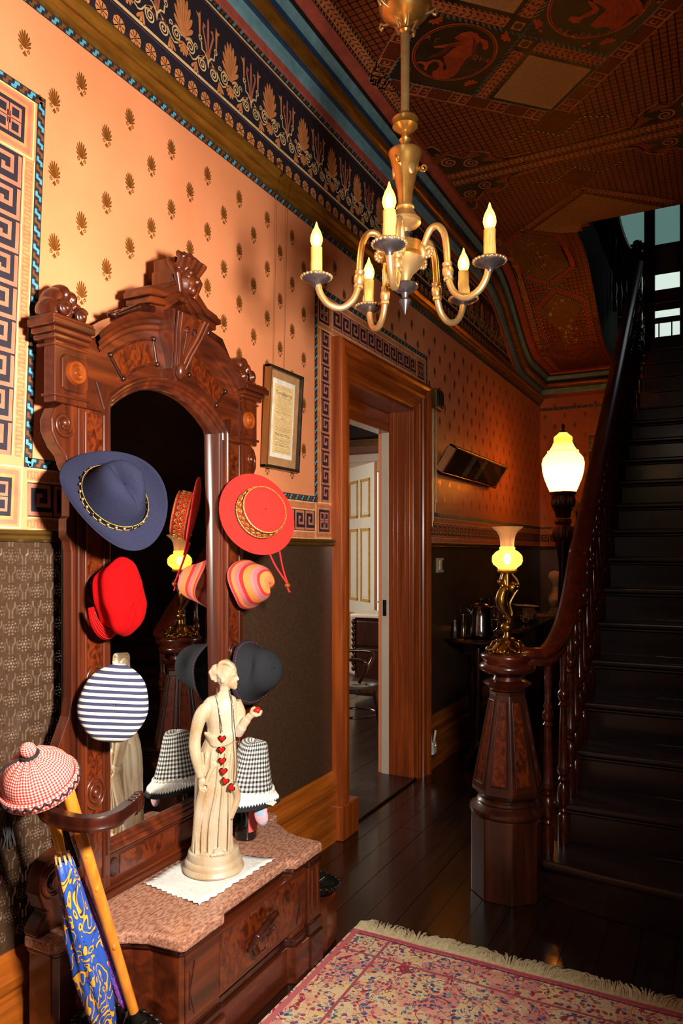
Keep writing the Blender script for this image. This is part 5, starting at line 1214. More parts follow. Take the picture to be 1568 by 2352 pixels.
# red bolero hat with gold braid
pr_ = [(.00001, .068), (.03, .068), (.06, .067), (.074, .066), (.079, .063), (.081, .055), (.083, .03), (.086, .004), (.09, 0), (.105, -.001), (.125, -.002), (.142, -.002), (.148, -.001)]
bo = hat_mesh('bolero_hat', pr_, 'red_felt', 72, lambda p, t_, i, r_: (p[0]*1.03, p[1]*.96, p[2]+.006*math.cos(2*t_)*max(0, (r_-.09)/.06)), .0035); place(bo, (.225, 2.205, 1.535), basis(cdir(.5, .22, .84), cdir(.55, -.8, 0)))
tag(bo, 'flat-crowned red felt hat with wide brim and gold braid band', 'hat', 'hats hung on the hall stand')
for z, r_, w_, mt in ((.062, .081, .0028, 'gold_braid'), (.05, .083, .0012, 'black_leather'), (.006, .088, .0024, 'black_leather'), (.012, .087, .002, 'gold_braid')):
    sub_to(G().tube([((r_+.0015*(k % 2))*1.03*math.cos(t_), (r_+.0015*(k % 2))*.96*math.sin(t_), z) for k, t_ in enumerate([2*PI*k/96 for k in range(96)])], w_, 6, False, True).build('braid_edge', mt, None, smooth=60), bo)
for rw, zz in ((0, .042), (1, .024)):
    for k in range(22):
        t_ = 2*PI*(k+.5*rw)/22; e1 = V((-math.sin(t_), math.cos(t_), 0)); n_ = V((math.cos(t_), math.sin(t_), 0)); c = V((.0855*1.03*math.cos(t_), .0855*.96*math.sin(t_), zz))+n_*.001
        sub_to(G().tube([c+e1*p+V((0, 0, q)) for p, q in spiral((0, 0), .0095, .003, 0, 1.5, 14)], .0018, 5).build('braid_scroll', 'gold_braid', None, smooth=60), bo)
# its chin cord and wooden bead
M0 = bo.matrix_world.inverted()
B0 = V((.245, 2.215, 1.44)); B1 = V((.275, 2.26, 1.44)); BE = V((.33, 2.235, 1.288))
for st in (B0, B1): g = G().tube(spline([st, (st+BE)/2+V((.0, -.005, -.01)), BE], 6), .0036, 6); g.xf(M0); sub_to(g.build('chin_cord', 'red_cord', None, smooth=60), bo)
g = G().ball(BE-V((0, 0, .006)), (.011, .011, .01), 12, 8); g.xf(M0); sub_to(g.build('cord_bead', 'casing_wood', None, smooth=60), bo)
g = G().tube([BE-V((0, 0, .012)), BE-V((-.003, -.003, .024)), BE-V((-.008, -.004, .03))], [.004, .003, .004], 6); g.xf(M0); sub_to(g.build('cord_knot', 'red_cord', None, smooth=60), bo)
# striped sun hat
pr_ = [(.00001, .085), (.025, .084), (.045, .078), (.058, .066), (.066, .048), (.072, .028), (.079, .01), (.086, -.006), (.092, -.018), (.094, -.026)]
def dsun(p, t_, i, r_):
    x, y, z = p; k = 1-.3*math.exp(-((t_-4.2)/.35)**2)*(1 if i < .75 else .4)-.08*math.cos(2*t_+.5); z += .012*math.cos(3*t_)*i; return x*k, y*k*.9, z-.025*math.exp(-((t_-4.2)/.4)**2)*(1-i)
su = hat_mesh('sun_hat', pr_, 'sun_hat_straw', 72, dsun, .003, 1); place(su, (.19, 2.215, 1.285), basis(cdir(.8, .1, .6), cdir(.2, .9, 0)))
tag(su, 'crumpled straw sun hat banded in orange, red and mauve', 'hat', 'hats hung on the hall stand')
# charcoal cloche
pr_ = [(.00001, .098), (.025, .096), (.048, .088), (.064, .072), (.073, .05), (.079, .028), (.086, .006), (.095, -.012), (.106, -.024), (.112, -.03)]
CLM = basis(cdir(.74, .2, .62), cdir(.5, .86, 0)); _v = CLM.inverted() @ cdir(-.5, .35, .85); TD = math.atan2(_v.y, _v.x) % (2*PI)
def dclo(p, t_, i, r_):
    x, y, z = p; q_ = (t_-TD+PI) % (2*PI)-PI; d = math.exp(-(q_/.75)**2)*math.exp(-((i-.58)/.12)**2); k = 1-.42*d; z += .012*math.cos(2*q_)*i+.02*math.exp(-(q_/.5)**2)*max(0, i-.5); return x*k*1.05, y*k*.95, z
cl_ = hat_mesh('cloche_hat', pr_, 'charcoal_felt', 72, dclo, .004, 1); place(cl_, (.203, 2.225, .972), CLM)
tag(cl_, 'creased charcoal felt cloche hat with pink edge stitching', 'hat', 'hats hung on the hall stand')
for k in range(56):
    t_ = 2*PI*k/56; a = V(dclo((.1015*math.cos(t_), .1015*math.sin(t_), -.0185), t_, .86, .1)); b_ = V(dclo((.1015*math.cos(t_+.06), .1015*math.sin(t_+.06), -.0185), t_+.06, .86, .1))
    sub_to(G().tube([a+(a.normalized()*.003), b_+(b_.normalized()*.003)], .0009, 4).build('stitch', 'pink_thread', None), cl_)
# gingham bonnet hat over the bottle
pr_ = [(.00001, .15), (.035, .15), (.052, .146), (.057, .136), (.065, .108), (.075, .073), (.088, .034), (.1, .0), (.104, -.012)]
gb = hat_mesh('gingham_hat', pr_, 'gingham_black', 72, lambda p, t_, i, r_: (p[0]*(1+.03*math.cos(5*t_)), p[1]*(1+.03*math.cos(5*t_)), p[2]+.006*math.cos(2*t_)*(1-i)), .003, 1, uvf=lambda i, c, rn_: (c*38, rn_*66)); place(gb, (.243, 2.122, .60), basis((.1, .1, 1), (1, 0, 0))); gb.scale = (.76, .96, 1)
tag(gb, 'black and white gingham hat with pleated white brim over a bottle', 'hat')
g = G(); rows = []
for w_ in (0, .25, .5, .75, 1): rows.append([((.104+.03*w_)*math.cos(t_)*(1+.012*w_*(-1)**k), (.104+.03*w_)*math.sin(t_)*(1+.012*w_*(-1)**k), -.01-.03*w_-.004*w_*(-1)**k+.008*math.cos(2*t_)*w_) for k, t_ in enumerate([2*PI*k/144 for k in range(144)])])
g.loft(rows, True, False); sub_to(g.build('pleated_brim', 'white_cloth', None), gb)
rows = [[((.105+.038*w_)*math.cos(t_), (.105+.038*w_)*math.sin(t_), -.018-.036*w_+.01*math.cos(2*t_)*w_) for t_ in [2*PI*k/72 for k in range(72)]] for w_ in (0, .5, 1)]
o = sub_to(G().loft(rows, True, False).build('under_brim', 'black_cloth', None, smooth=180), gb); md = o.modifiers.new('s', 'SOLIDIFY'); md.thickness = .004
sub_to(G().tube([((.106+.003*math.sin(k*2.1))*math.cos(t_), (.106+.003*math.sin(k*2.1))*math.sin(t_), -.012+.003*math.cos(k*1.7)) for k, t_ in enumerate([2*PI*k/120 for k in range(120)])], .005, 6, False, True).build('ruched_trim', 'gingham_black', None, smooth=60), gb)
# red gingham tam with bobble and tassel
pr_ = [(.00001, .085), (.01, .084), (.03, .08), (.055, .066), (.072, .046), (.08, .022), (.078, .0), (.074, -.012)]
def dtam(p, t_, i, r_): x, y, z = p; w_ = 1+.035*math.cos(14*t_)*max(0, 1-i*1.3); return x*w_, y*w_, z-.004*(1+math.cos(14*t_))*max(0, 1-i*1.5)
tm = hat_mesh('gingham_tam', pr_, 'gingham_red', 84, dtam, .003, 1, uvf=lambda i, c, rn_: (c*66, rn_*150)); place(tm, (.3, 1.195, .868), basis(cdir(-.1, .88, .42), rt))
tag(tm, 'red and white gingham cap with bobble, black rickrack and tassel', 'hat')
rows = [[(r_*math.cos(t_), r_*math.sin(t_), z) for t_ in [2*PI*k/84 for k in range(84)]] for r_, z in ((.075, -.012), (.08, -.018), (.087, -.012), (.09, .003), (.089, .014), (.084, .016), (.08, .008))]
o = sub_to(G().loft(rows, True, False).build('rolled_cuff', 'gingham_red', None, smooth=180), tm)
uvl = o.data.uv_layers.new(name='UVMap')
for p in o.data.polygons:
    for li in p.loop_indices: vi = o.data.loops[li].vertex_index; uvl.data[li].uv = ((vi % 84)/84*66, (vi//84)*1.6)
sub_to(G().tube([(.0905*math.cos(t_), .0905*math.sin(t_), .004+.0055*math.sin(k*PI/2)) for k, t_ in enumerate([2*PI*k/112 for k in range(112)])], .0022, 6, False, True).build('rickrack', 'black_cloth', None, smooth=60), tm)
o = sub_to(G().ball((0, 0, .097), (.0185, .0185, .0175), 18, 12).build('bobble', 'gingham_red', None, smooth=180), tm)
uvl = o.data.uv_layers.new(name='UVMap')
for p in o.data.polygons:
    for li in p.loop_indices: vi = o.data.loops[li].vertex_index; uvl.data[li].uv = ((vi % 18)*.9, (vi//18)*.9)
sub_to(G().tube([(.019*math.cos(t_), .019*math.sin(t_), .084) for t_ in [2*PI*k/24 for k in range(24)]], .004, 6, False, True).build('bobble_band', 'black_cloth', None, smooth=60), tm)
Mi = tm.matrix_world.inverted(); top = tm.matrix_world @ V((0, 0, .085)); knot = V((.237, 1.158, .828))
g = G().tube(spline([top, tm.matrix_world @ V((-.05, -.03, .075)), tm.matrix_world @ V((-.088, -.045, .03)), knot], 6), .003, 6); g.xf(Mi); sub_to(g.build('tassel_cord', 'black_cloth', None, smooth=60), tm)
g = G(); rn = random.Random(3)
for k in range(26): g.tube([knot, knot+V((rn.uniform(-.008, .008), rn.uniform(-.008, .008), -.05)), knot+V((rn.uniform(-.014, .014), rn.uniform(-.014, .014), -.105+rn.uniform(-.008, .008)))], [.002, .0022, .0012], 5)
g.ball(knot, (.008, .008, .01), 10, 8); g.xf(Mi); sub_to(g.build('tassel', 'black_cloth', None, smooth=60), tm)
# ================================================================== BOTTLE, MITTEN
t = thing('wine_bottle', 'dark wine bottle with pink label under the gingham hat', 'bottle', (.215, 2.146, .4))
mat('dark_glass', (10, 12, 10), .06, 0, coat=.6)
mat('pink_label', [(.3, (208, 84, 84)), (.7, (222, 104, 100))], .5)
G().lathe([(.034, .401), (.037, .404), (.0375, .41), (.0375, .58), (.034, .605), (.02, .635), (.0145, .66), (.014, .69), (.016, .692), (.016, .704), (0, .704)], 32, (.215, 2.146, 0)).build('bottle_body', 'dark_glass', t, smooth=50)
g = G(); g.loft([[(.215+.038*math.cos(a), 2.146+.038*math.sin(a), z) for a in [-.75+1.5*k/16 for k in range(17)]] for z in (.432, .56)], False, False); g.build('bottle_label', 'pink_label', t, smooth=180)
g = G().ball((0, 0, 0), (.024, .014, .036), 14, 10).ball((.014, 0, .016), (.012, .01, .018), 10, 8)
mat('mitten_wool', [(.45, (150, 178, 206)), (.55, (226, 170, 176))], .95, 0, (34, 34, 34), 2, .5)
g.xf(Matrix.Translation((.318, 2.085, .515)) @ Matrix.Rotation(R(25), 4, 'Z') @ Matrix.Rotation(-.25, 4, 'Y')); o = g.build('wool_mitten', 'mitten_wool'); remesh(o, .003, 4); tag(o, 'small blue and pink wool mitten hanging beside the bottle', 'mitten')
o = sub_to(G().add([(.32, 2.075, .562), (.356, 2.1, .548), (.352, 2.13, .55), (.318, 2.115, .565), (.32, 2.075, .565), (.356, 2.1, .551), (.352, 2.13, .553), (.318, 2.115, .568)], [(0, 1, 2, 3), (4, 5, 6, 7), (0, 1, 5, 4), (1, 2, 6, 5), (2, 3, 7, 6), (3, 0, 4, 7)]).build('paper_tag', 'white_cloth', None, bevel=.001), None); tag(o, 'small white card tucked under the gingham hat brim', 'card')
# ================================================================== STATUETTE
SXY = V((.272, 1.886, 0)); KS = .00137
def sp_(u, v_, d=0): return SXY+rt*((u-490)*KS)+fw*(d*KS)+V((0, 0, 1.4-(v_-1268)*KS))
t = thing('statuette', 'alabaster statuette of a draped woman holding a red fruit on round base', 'statue', (SXY.x, SXY.y, .401))
G().lathe([(.08, .4052), (.093, .406), (.096, .412), (.092, .42), (.088, .424), (.09, .432), (.087, .44), (.08, .444), (.081, .456), (.078, .466), (.074, .468), (0, .468)], 48, SXY).build('round_base', 'alabaster', t, smooth=40)
def ell(u, v_, a, b_, d=0, fold=0, nf=9, ph=0, rot=0):
    c = sp_(u, v_, d); R_ = []
    for k in range(56):
        q = 2*PI*k/56; m_ = 1+fold*math.cos(nf*q+ph)+fold*.5*math.cos((2*nf+1)*q+1.3*ph)
        ca, sa = math.cos(q)*a*m_, math.sin(q)*b_*m_; R_.append(c+rt*((ca*math.cos(rot)-sa*math.sin(rot))*KS)+fw*((ca*math.sin(rot)+sa*math.cos(rot))*KS))
    return R_
g = G()
g.loft([ell(484, 1962, 50, 37, 0, .045, 9, 0), ell(486, 1950, 48, 35, 0, .045, 9, .1), ell(487, 1920, 44, 33, 0, .045, 9, .2), ell(489, 1880, 43, 32, 0, .04, 9, .35), ell(491, 1840, 45, 33, 0, .035, 9, .5), ell(494, 1800, 47, 35, 0, .04, 8, .6), ell(497, 1765, 47, 35, 0, .03, 8, .7), ell(500, 1735, 44, 33, 0, .025, 8, .8), ell(504, 1708, 38, 28, 0, .02, 8), ell(507, 1690, 33, 25, 0, .015), ell(508, 1670, 33, 25, 0, .012), ell(507, 1650, 36, 27, -1, .012), ell(505, 1630, 38, 27, -1, .01), ell(505, 1612, 39, 24, 0), ell(508, 1602, 32, 20, 0), ell(512, 1596, 18, 15, 0), ell(515, 1588, 12, 12, 0), ell(516, 1575, 11.5, 12, 0), ell(517, 1562, 12, 13, 0)])
# head turned down to her left, face, nose, chin, hair, bun
g.ball((0, 0, 0), (23*KS, 21*KS, 31*KS), 20, 14, Matrix.Translation(sp_(520, 1549)) @ Matrix.Rotation(R(27), 4, 'Z') @ Matrix.Rotation(R(12), 4, 'Y'))
g.ball(sp_(532, 1566, -2), (13*KS, 13*KS, 16*KS), 12, 10); g.ball(sp_(538, 1577, -3), 7*KS, 10, 8)
g.tube([sp_(541, 1549, -4), sp_(546, 1560, -5), sp_(542, 1563, -4)], [3*KS, 4.5*KS, 3*KS], 8)
g.tube([sp_(537, 1570, -6), sp_(543, 1571, -5), sp_(544, 1572, 0)], [2.5*KS, 3*KS, 2*KS], 6)
for d in (-14, 10): g.tube([sp_(530, 1549, d-2), sp_(540, 1547, d*.7-2), sp_(543, 1550, d*.4)], [3*KS]*3, 6)
g.ball(sp_(513, 1560, -19), (5*KS, 4*KS, 7*KS), 8, 6)
for k in range(9):
    a = k/8; g.tube(spline([sp_(537-6*a, 1535-3*a, -10+20*a), sp_(524-4*a, 1521, -13+26*a), sp_(508, 1522+3*a, -12+24*a), sp_(500, 1545, -8+16*a)], 4), 5.5*KS, 8)
for k in range(5): g.tube([sp_(527-3*k, 1535+3*k, -17), sp_(516-2*k, 1545+2*k, -18), sp_(502, 1552-2*k, -10)], 4*KS, 8)
g.ball(sp_(496, 1540), (12*KS, 13*KS, 15*KS), 12, 10); g.tube([sp_(494, 1530), sp_(486, 1545), sp_(489, 1562)], [7*KS, 9*KS, 5*KS], 8); g.tube([sp_(497, 1535), sp_(494, 1552), sp_(495, 1567)], [6*KS, 8*KS, 4*KS], 8)
# near arm hanging, hand gathering the drapery
g.tube(spline([sp_(482, 1618, -10), sp_(464, 1640, -18), sp_(453, 1680, -22), sp_(452, 1712, -26), sp_(460, 1748, -32), sp_(468, 1775, -36)], 5), [12*KS, 13.5*KS, 15*KS, 16*KS, 16.2*KS, 16*KS, 15.5*KS, 15*KS, 14.5*KS, 14*KS, 13.5*KS, 13.5*KS, 13.5*KS, 13.5*KS, 13.5*KS, 13.5*KS, 13*KS, 13*KS, 12.5*KS, 12*KS, 11*KS, 10.5*KS, 10*KS, 9.5*KS, 9*KS, 9*KS], 14)
g.ball(sp_(470, 1785, -37), (9*KS, 8*KS, 12*KS), 12, 8)
for k in range(4): g.tube([sp_(466+4*k, 1790, -40+3*k), sp_(468+4.5*k, 1802, -42+3*k), sp_(474+4*k, 1811-2*k, -39+3*k)], [4*KS, 3.8*KS, 3*KS], 7)
g.tube([sp_(477, 1783, -36), sp_(485, 1792, -39), sp_(483, 1801, -39)], [4.5*KS, 4*KS, 3*KS], 7)
# far arm bent up, holding the fruit
g.tube(spline([sp_(538, 1614, 10), sp_(548, 1640, 14), sp_(550, 1668, 10), sp_(545, 1688, 2)], 5), [14*KS]*6+[13*KS]*5+[12*KS]*5, 12)
g.tube(spline([sp_(545, 1686, 2), sp_(556, 1668, -8), sp_(568, 1650, -12), sp_(577, 1640, -14)], 5), [12*KS]*6+[10.5*KS]*5+[8.5*KS]*5, 12)
g.ball(sp_(583, 1637, -14), (11*KS, 9*KS, 8*KS), 12, 8)
for k in range(4): g.tube([sp_(588, 1640, -20+4*k), sp_(598, 1637+k, -21+4.5*k), sp_(602, 1627+k*1.5, -20+4.5*k)], [4.2*KS, 3.8*KS, 3*KS], 7)
g.tube([sp_(578, 1634, -18), sp_(581, 1624, -21), sp_(588, 1620, -20)], [4.5*KS, 4*KS, 3.2*KS], 7)
# girdle and hanging drapery folds
for k in range(4): g.tube(spline([sp_(472+3*k, 1680+5*k, -14), sp_(495, 1690+5*k, -29), sp_(522, 1688+5*k, -26), sp_(540, 1678+5*k, -8)], 4), 4*KS, 8)
for u0, u1, d in ((472, 456, -29), (486, 470, -33), (503, 486, -35), (517, 508, -32), (530, 528, -25), (458, 450, -21)): g.tube(spline([sp_(u0+6, 1720, d), sp_(u0, 1800, d-2), sp_(u1+2, 1880, d), sp_(u1, 1955, d-6)], 5), [2*KS]+[3.2*KS]*14+[4*KS], 8)
g.tube(spline([sp_(474, 1800, -40), sp_(462, 1850, -34), sp_(455, 1910, -22), sp_(452, 1945, -20)], 5), [10*KS]*16, 8)
g.tube(spline([sp_(500, 1745, -34), sp_(490, 1760, -38), sp_(478, 1790, -40)], 4), 5*KS, 8)
g.tube(spline([sp_(535, 1790, -20), sp_(545, 1830, -8), sp_(528, 1875, -10)], 5), 9*KS, 8)
# bare foot
g.ball(sp_(508, 1943, -38), (14*KS, 12*KS, 9*KS), 10, 8)
for k in range(5): g.ball(sp_(495+6.2*k, 1945-.5*k, -50+1.5*k), (3.6*KS, 5*KS, 4*KS), 8, 6)
g.lathe([(.0, .4665), (.066, .4665), (.06, .474), (0, .475)], 32, SXY)
o = g.build('figure', 'alabaster', t); remesh(o, .0021, 3)
g = G().ball(sp_(590, 1627, -16), (.0155, .013, .009), 14, 10); o = g.build('red_fruit', 'red_enamel' if 'red_enamel' in MATS else mat('red_enamel', (206, 22, 20), .25), None, smooth=180); tag(o, 'glossy red fruit in the hand of the statuette', 'ornament')
# heart necklace
nk = thing('heart_necklace', 'silver chain with a row of red heart charms round statuette', 'necklace', tuple(sp_(518, 1790, -40)))
def chain(pts, name='chain'):
    pts = spline(pts, 8); g = G(); q = V(pts[0]); acc = 0
    for a, b_ in zip(pts, pts[1:]): g.tube([a, b_], .0014, 6)
    for p in pts: g.ball(p, .0021, 6, 4)
    return g.build(name, 'silver', nk, smooth=60)
chain([sp_(500, 1578, -16), sp_(502, 1600, -24), sp_(510, 1640, -33), sp_(515, 1672, -36)])
chain([sp_(528, 1582, -10), sp_(537, 1612, -25), sp_(541, 1650, -31), sp_(545, 1690, -31), sp_(548, 1740, -34), sp_(546, 1780, -36), sp_(540, 1792, -40)])
def heart(s_): return [(s_*.062*16*math.sin(q)**3, s_*.062*(13*math.cos(q)-5*math.cos(2*q)-2*math.cos(3*q)-math.cos(4*q))) for q in [2*PI*k/28 for k in range(28)]]
for (u, v_, d, rl) in ((516, 1687, -38, 0), (515, 1711, -42, .05), (517, 1735, -44, .1), (520, 1758, -45, -.05), (524, 1780, -46, -.3), (537, 1795, -44, -1.0)):
    M = Matrix.Translation(sp_(u, v_, d)) @ Matrix((rt, V((0, 0, 1)), -fw)).transposed().to_4x4() @ Matrix.Rotation(rl, 4, 'Z')
    g = G().prism(heart(.0128), -.002, .0015, 'z'); g.xf(M); h_ = g.build('heart_charm', 'silver', nk, bevel=.001)
    g = G().prism([(a, b_) for a, b_ in heart(.0092)], .0012, .0034, 'z'); g.xf(M); g.build('enamel', 'red_enamel', h_, bevel=.001)
# ================================================================== DOILY
c4 = [V((.145, 1.705)), V((.142, 1.975)), V((.405, 2.045)), V((.385, 1.672))]; out = []
for a, b_ in zip(c4, c4[1:]+c4[:1]):
    n = 22; d = (b_-a); q = V((d.y, -d.x)).normalized()
    for k in range(n): out.append(a+d*(k/n)+q*(.005 if k % 2 else -.003))
g = G(); ctr = V((.27, 1.86))
rows = [[(ctr.x+(p.x-ctr.x)*w_, ctr.y+(p.y-ctr.y)*w_, .4012+.0016*w_*w_*(1+math.sin(7*math.atan2(p.y-ctr.y, p.x-ctr.x)+3*w_))*(1 if w_ > .5 else 0)) for p in out] for w_ in (.02, .3, .55, .8, 1)]
g.loft(rows, True, False)
o = g.build('doily', 'white_cloth', None, smooth=180); md = o.modifiers.new('s', 'SOLIDIFY'); md.thickness = .0012; md.offset = 1; tag(o, 'white cutwork doily with scalloped edge under the statuette', 'doily')
g = G()
for k in range(60): a = random.uniform(0, 6.28); w_ = random.uniform(.62, .9); p = out[int(a/6.283*len(out)) % len(out)]; g.ball((ctr.x+(p.x-ctr.x)*w_, ctr.y+(p.y-ctr.y)*w_, .4045), (.0028, .0028, .0008), 6, 4)
tag(g.build('cutwork', 'white_cloth', o, smooth=60), kind='stuff')
# ================================================================== CANE AND UMBRELLAS
mat('cane_wood', [(.3, (186, 104, 28)), (.55, (214, 136, 44)), (.75, (168, 88, 24))], .32, 0, (30, 30, 8), 5, coat=.4)
A_, Bt = V((.318, 1.262, .83)), V((.3777, 1.425, .22)); dc = (A_-Bt).normalized(); sdv = V((-.6, -.75, 0)).normalized()
pts = [Bt+(A_-Bt)*k/10 for k in range(11)]; cc = A_+sdv*.045
pts += [cc-sdv*.045*math.cos(a)+dc*.045*math.sin(a) for a in [PI*k/12 for k in range(1, 13)]]+[cc+sdv*.045-dc*.03]
cn = thing('walking_cane', 'honey coloured wooden walking cane with crook handle', 'cane', tuple(Bt)); 
rr_ = [.0125+.003*k/10 for k in range(11)]+[.0152]*13
G().tube(pts, rr_, 14).build('shaft_and_crook', 'cane_wood', cn, smooth=60)
for k in (.3, .62, .8): G().ball(pts[1]+(pts[9]-pts[1])*k+V((.008, -.0065, 0)), (.006, .006, .009), 8, 6).build('knot', 'cane_wood', cn, smooth=60)
G().lathe([(.014, 0), (.0135, .025), (.0125, .025)], 14, Bt-V((0, 0, .004)), basis(dc)).build('ferrule', 'iron', cn, smooth=50)
# printed umbrella cloth
def scroll_mat(name, ground, fig, edge, sc, th):
    m, nt, b = newmat(name); mp = coords(nt, (sc, sc, sc*.55)); nz = N(nt, 'ShaderNodeTexNoise'); nz.inputs['Scale'].default_value = 1; nz.inputs['Detail'].default_value = 1; nz.inputs['Distortion'].default_value = 2.2
    nt.links.new(mp.outputs[0], nz.inputs['Vector'])
    fr = math2(nt, 'FRACT', math2(nt, 'MULTIPLY', nz.outputs[0], 5)); r = ramp(nt, [(0, ground), (th, edge), (th+.06, fig), (th+.2, (250, 214, 120) if th > .5 else fig), (th+.3, edge), (th+.36, ground)]); r.color_ramp.interpolation = 'CONSTANT'
    nt.links.new(fr, r.inputs[0]); nt.links.new(r.outputs[0], b.inputs['Base Color']); b.inputs['Roughness'].default_value = .55; return m
scroll_mat('blue_scroll_cloth', (36, 78, 168), (222, 160, 56), (40, 40, 80), 15, .5)
mat('purple_floral', [(.38, (40, 34, 110)), (.44, (96, 84, 176)), (.52, (60, 40, 130)), (.58, (176, 40, 130)), (.62, (70, 60, 150)), (.7, (170, 170, 214))], .5, 0, (110, 110, 90), 3, dist=1.5)
mat('amber_handle', [(.3, (206, 146, 20)), (.7, (228, 172, 40))], .25, 0, (20, 20, 20), coat=.5)
mat('pale_tip', (222, 176, 116), .4)
def rolled(name, label, bot, top, rad, clothm, handle, nfold, hlen, seed):
    bot, top = V(bot), V(top); ax = (top-bot).normalized(); t = thing(name, label, 'umbrella', tuple(bot)); M = Matrix.Translation(bot) @ basis(ax); L = (top-bot).length; rn = random.Random(seed)
    rows = []; prof_ = [(.0, .55), (.06, .72), (.2, .92), (.4, 1), (.6, .95), (.75, .75), (.86, .62), (.93, .56), (1, .5)]
    for s_, w_ in prof_: rows.append([M @ V((rad*w_*(1+.16*math.cos(nfold*q+s_*7)+.06*math.cos(2*nfold*q))*math.cos(q), rad*w_*(1+.16*math.cos(nfold*q+s_*7)+.06*math.cos(2*nfold*q))*math.sin(q), L*s_)) for q in [2*PI*k/48 for k in range(48)]])
    G().loft(rows).build('rolled_cloth', clothm, t, smooth=180)
    G().tube([bot-ax*.012, bot+ax*.02], [.004, .006], 8).build('ferrule', 'iron', t, smooth=60)
    for k in range(8): q = 2*PI*k/8; G().tube([M @ V((rad*.45*math.cos(q), rad*.45*math.sin(q), L*.99)), M @ V((rad*.4*math.cos(q), rad*.4*math.sin(q), L+.018))], .0032, 6).build('rib_tip', 'pale_tip', t, smooth=60)
    G().tube([top-ax*.02, top+ax*.03], .004, 8).build('shaft', 'chrome', t, smooth=60)
    G().tube([top+ax*.025, top+ax*.06, top+ax*(hlen*.8), top+ax*hlen], [.011, .0125, .012, .009], 12).build('handle', handle, t, smooth=60)
    return t
rolled('rolled_umbrella', 'rolled blue umbrella with gold scroll print and amber handle', (.3406, 1.3635, .2), (.302, 1.262, .665), .037, 'blue_scroll_cloth', 'amber_handle', 5, .13, 1)
rolled('rolled_umbrella', 'slim rolled purple floral umbrella behind the cane', (.352, 1.411, .25), (.286, 1.325, .6), .0145, 'purple_floral', 'ebonised', 3, .2, 2)
# ================================================================== RUG
m, nt, b = newmat('rug_pile')
tc = N(nt, 'ShaderNodeTexCoord'); sp = N(nt, 'ShaderNodeSeparateXYZ'); nt.links.new(tc.outputs['Object'], sp.inputs[0])
wv = N(nt, 'ShaderNodeTexNoise'); wv.inputs['Scale'].default_value = 9; wv.inputs['Detail'].default_value = 2; nt.links.new(tc.outputs['Object'], wv.inputs['Vector'])
def mixc(fac, a, b_):
    n = N(nt, 'ShaderNodeMix', data_type='RGBA')
    if isinstance(fac, (int, float)): n.inputs[0].default_value = fac
    else: nt.links.new(fac, n.inputs[0])
    for s_, q in ((n.inputs[6], a), (n.inputs[7], b_)):
        if isinstance(q, tuple): s_.default_value = (*lin(q), 1)
        else: nt.links.new(q, s_)
    return n.outputs[2]
def vor(scale, stops, const=True):
    v_ = N(nt, 'ShaderNodeTexVoronoi'); v_.inputs['Scale'].default_value = scale; v_.inputs['Randomness'].default_value = .85
    w_ = N(nt, 'ShaderNodeVectorMath', operation='ADD'); nt.links.new(tc.outputs['Object'], w_.inputs[0])
    s2 = N(nt, 'ShaderNodeVectorMath', operation='SCALE'); nt.links.new(wv.outputs['Color'], s2.inputs[0]); s2.inputs['Scale'].default_value = .05; nt.links.new(s2.outputs[0], w_.inputs[1])
    nt.links.new(w_.outputs[0], v_.inputs['Vector']); sx = N(nt, 'ShaderNodeSeparateColor'); nt.links.new(v_.outputs['Color'], sx.inputs[0])
    r = ramp(nt, stops); r.color_ramp.interpolation = 'CONSTANT'; nt.links.new(sx.outputs[0], r.inputs[0]); return r.outputs[0], v_.outputs['Distance'], sx.outputs[1]
base, _, _ = vor(16, [(0, (226, 190, 146)), (.25, (226, 164, 138)), (.5, (222, 198, 158)), (.72, (214, 146, 134)), (.88, (228, 200, 142))])
small, ds, sel = vor(62, [(0, (170, 72, 82)), (.2, (84, 102, 138)), (.38, (126, 154, 160)), (.5, (196, 104, 104)), (.64, (66, 80, 120)), (.74, (226, 190, 116)), (.86, (214, 150, 140)), (.95, (140, 108, 120))])
c1 = mixc(math2(nt, 'LESS_THAN', ds, .46), base, small); c1 = mixc(math2(nt, 'MULTIPLY', math2(nt, 'GREATER_THAN', sel, .36), 1), base, c1)
# winding tendrils
nz = N(nt, 'ShaderNodeTexNoise'); nz.inputs['Scale'].default_value = 11; nz.inputs['Detail'].default_value = 1.5; nz.inputs['Distortion'].default_value = 1.2; nt.links.new(tc.outputs['Object'], nz.inputs['Vector'])
fr = math2(nt, 'FRACT', math2(nt, 'MULTIPLY', nz.outputs[0], 5)); c1 = mixc(math2(nt, 'LESS_THAN', fr, .1), c1, (164, 56, 66)); 
nz2 = N(nt, 'ShaderNodeTexNoise'); nz2.inputs['Scale'].default_value = 17; nz2.inputs['Detail'].default_value = 1; nz2.inputs['Distortion'].default_value = 1.6; nt.links.new(tc.outputs['Object'], nz2.inputs['Vector'])
c1 = mixc(math2(nt, 'LESS_THAN', math2(nt, 'FRACT', math2(nt, 'MULTIPLY', nz2.outputs[0], 5)), .08), c1, (74, 88, 122))
for yy_, w_, cc_ in ((2.445, .014, (190, 84, 96)), (2.425, .004, (110, 60, 84)), (2.31, .005, (168, 84, 94))):
    c1 = mixc(math2(nt, 'LESS_THAN', math2(nt, 'ABSOLUTE', math2(nt, 'SUBTRACT', sp.outputs[1], yy_)), w_), c1, cc_)
for xx_, w_, cc_ in ((.64, .005, (168, 84, 94)), (.5, .01, (196, 104, 110))):
    c1 = mixc(math2(nt, 'LESS_THAN', math2(nt, 'ABSOLUTE', math2(nt, 'SUBTRACT', sp.outputs[0], xx_)), w_), c1, cc_)
nt.links.new(c1, b.inputs['Base Color']); b.inputs['Roughness'].default_value = .95; b.inputs['Specular IOR Level'].default_value = .15
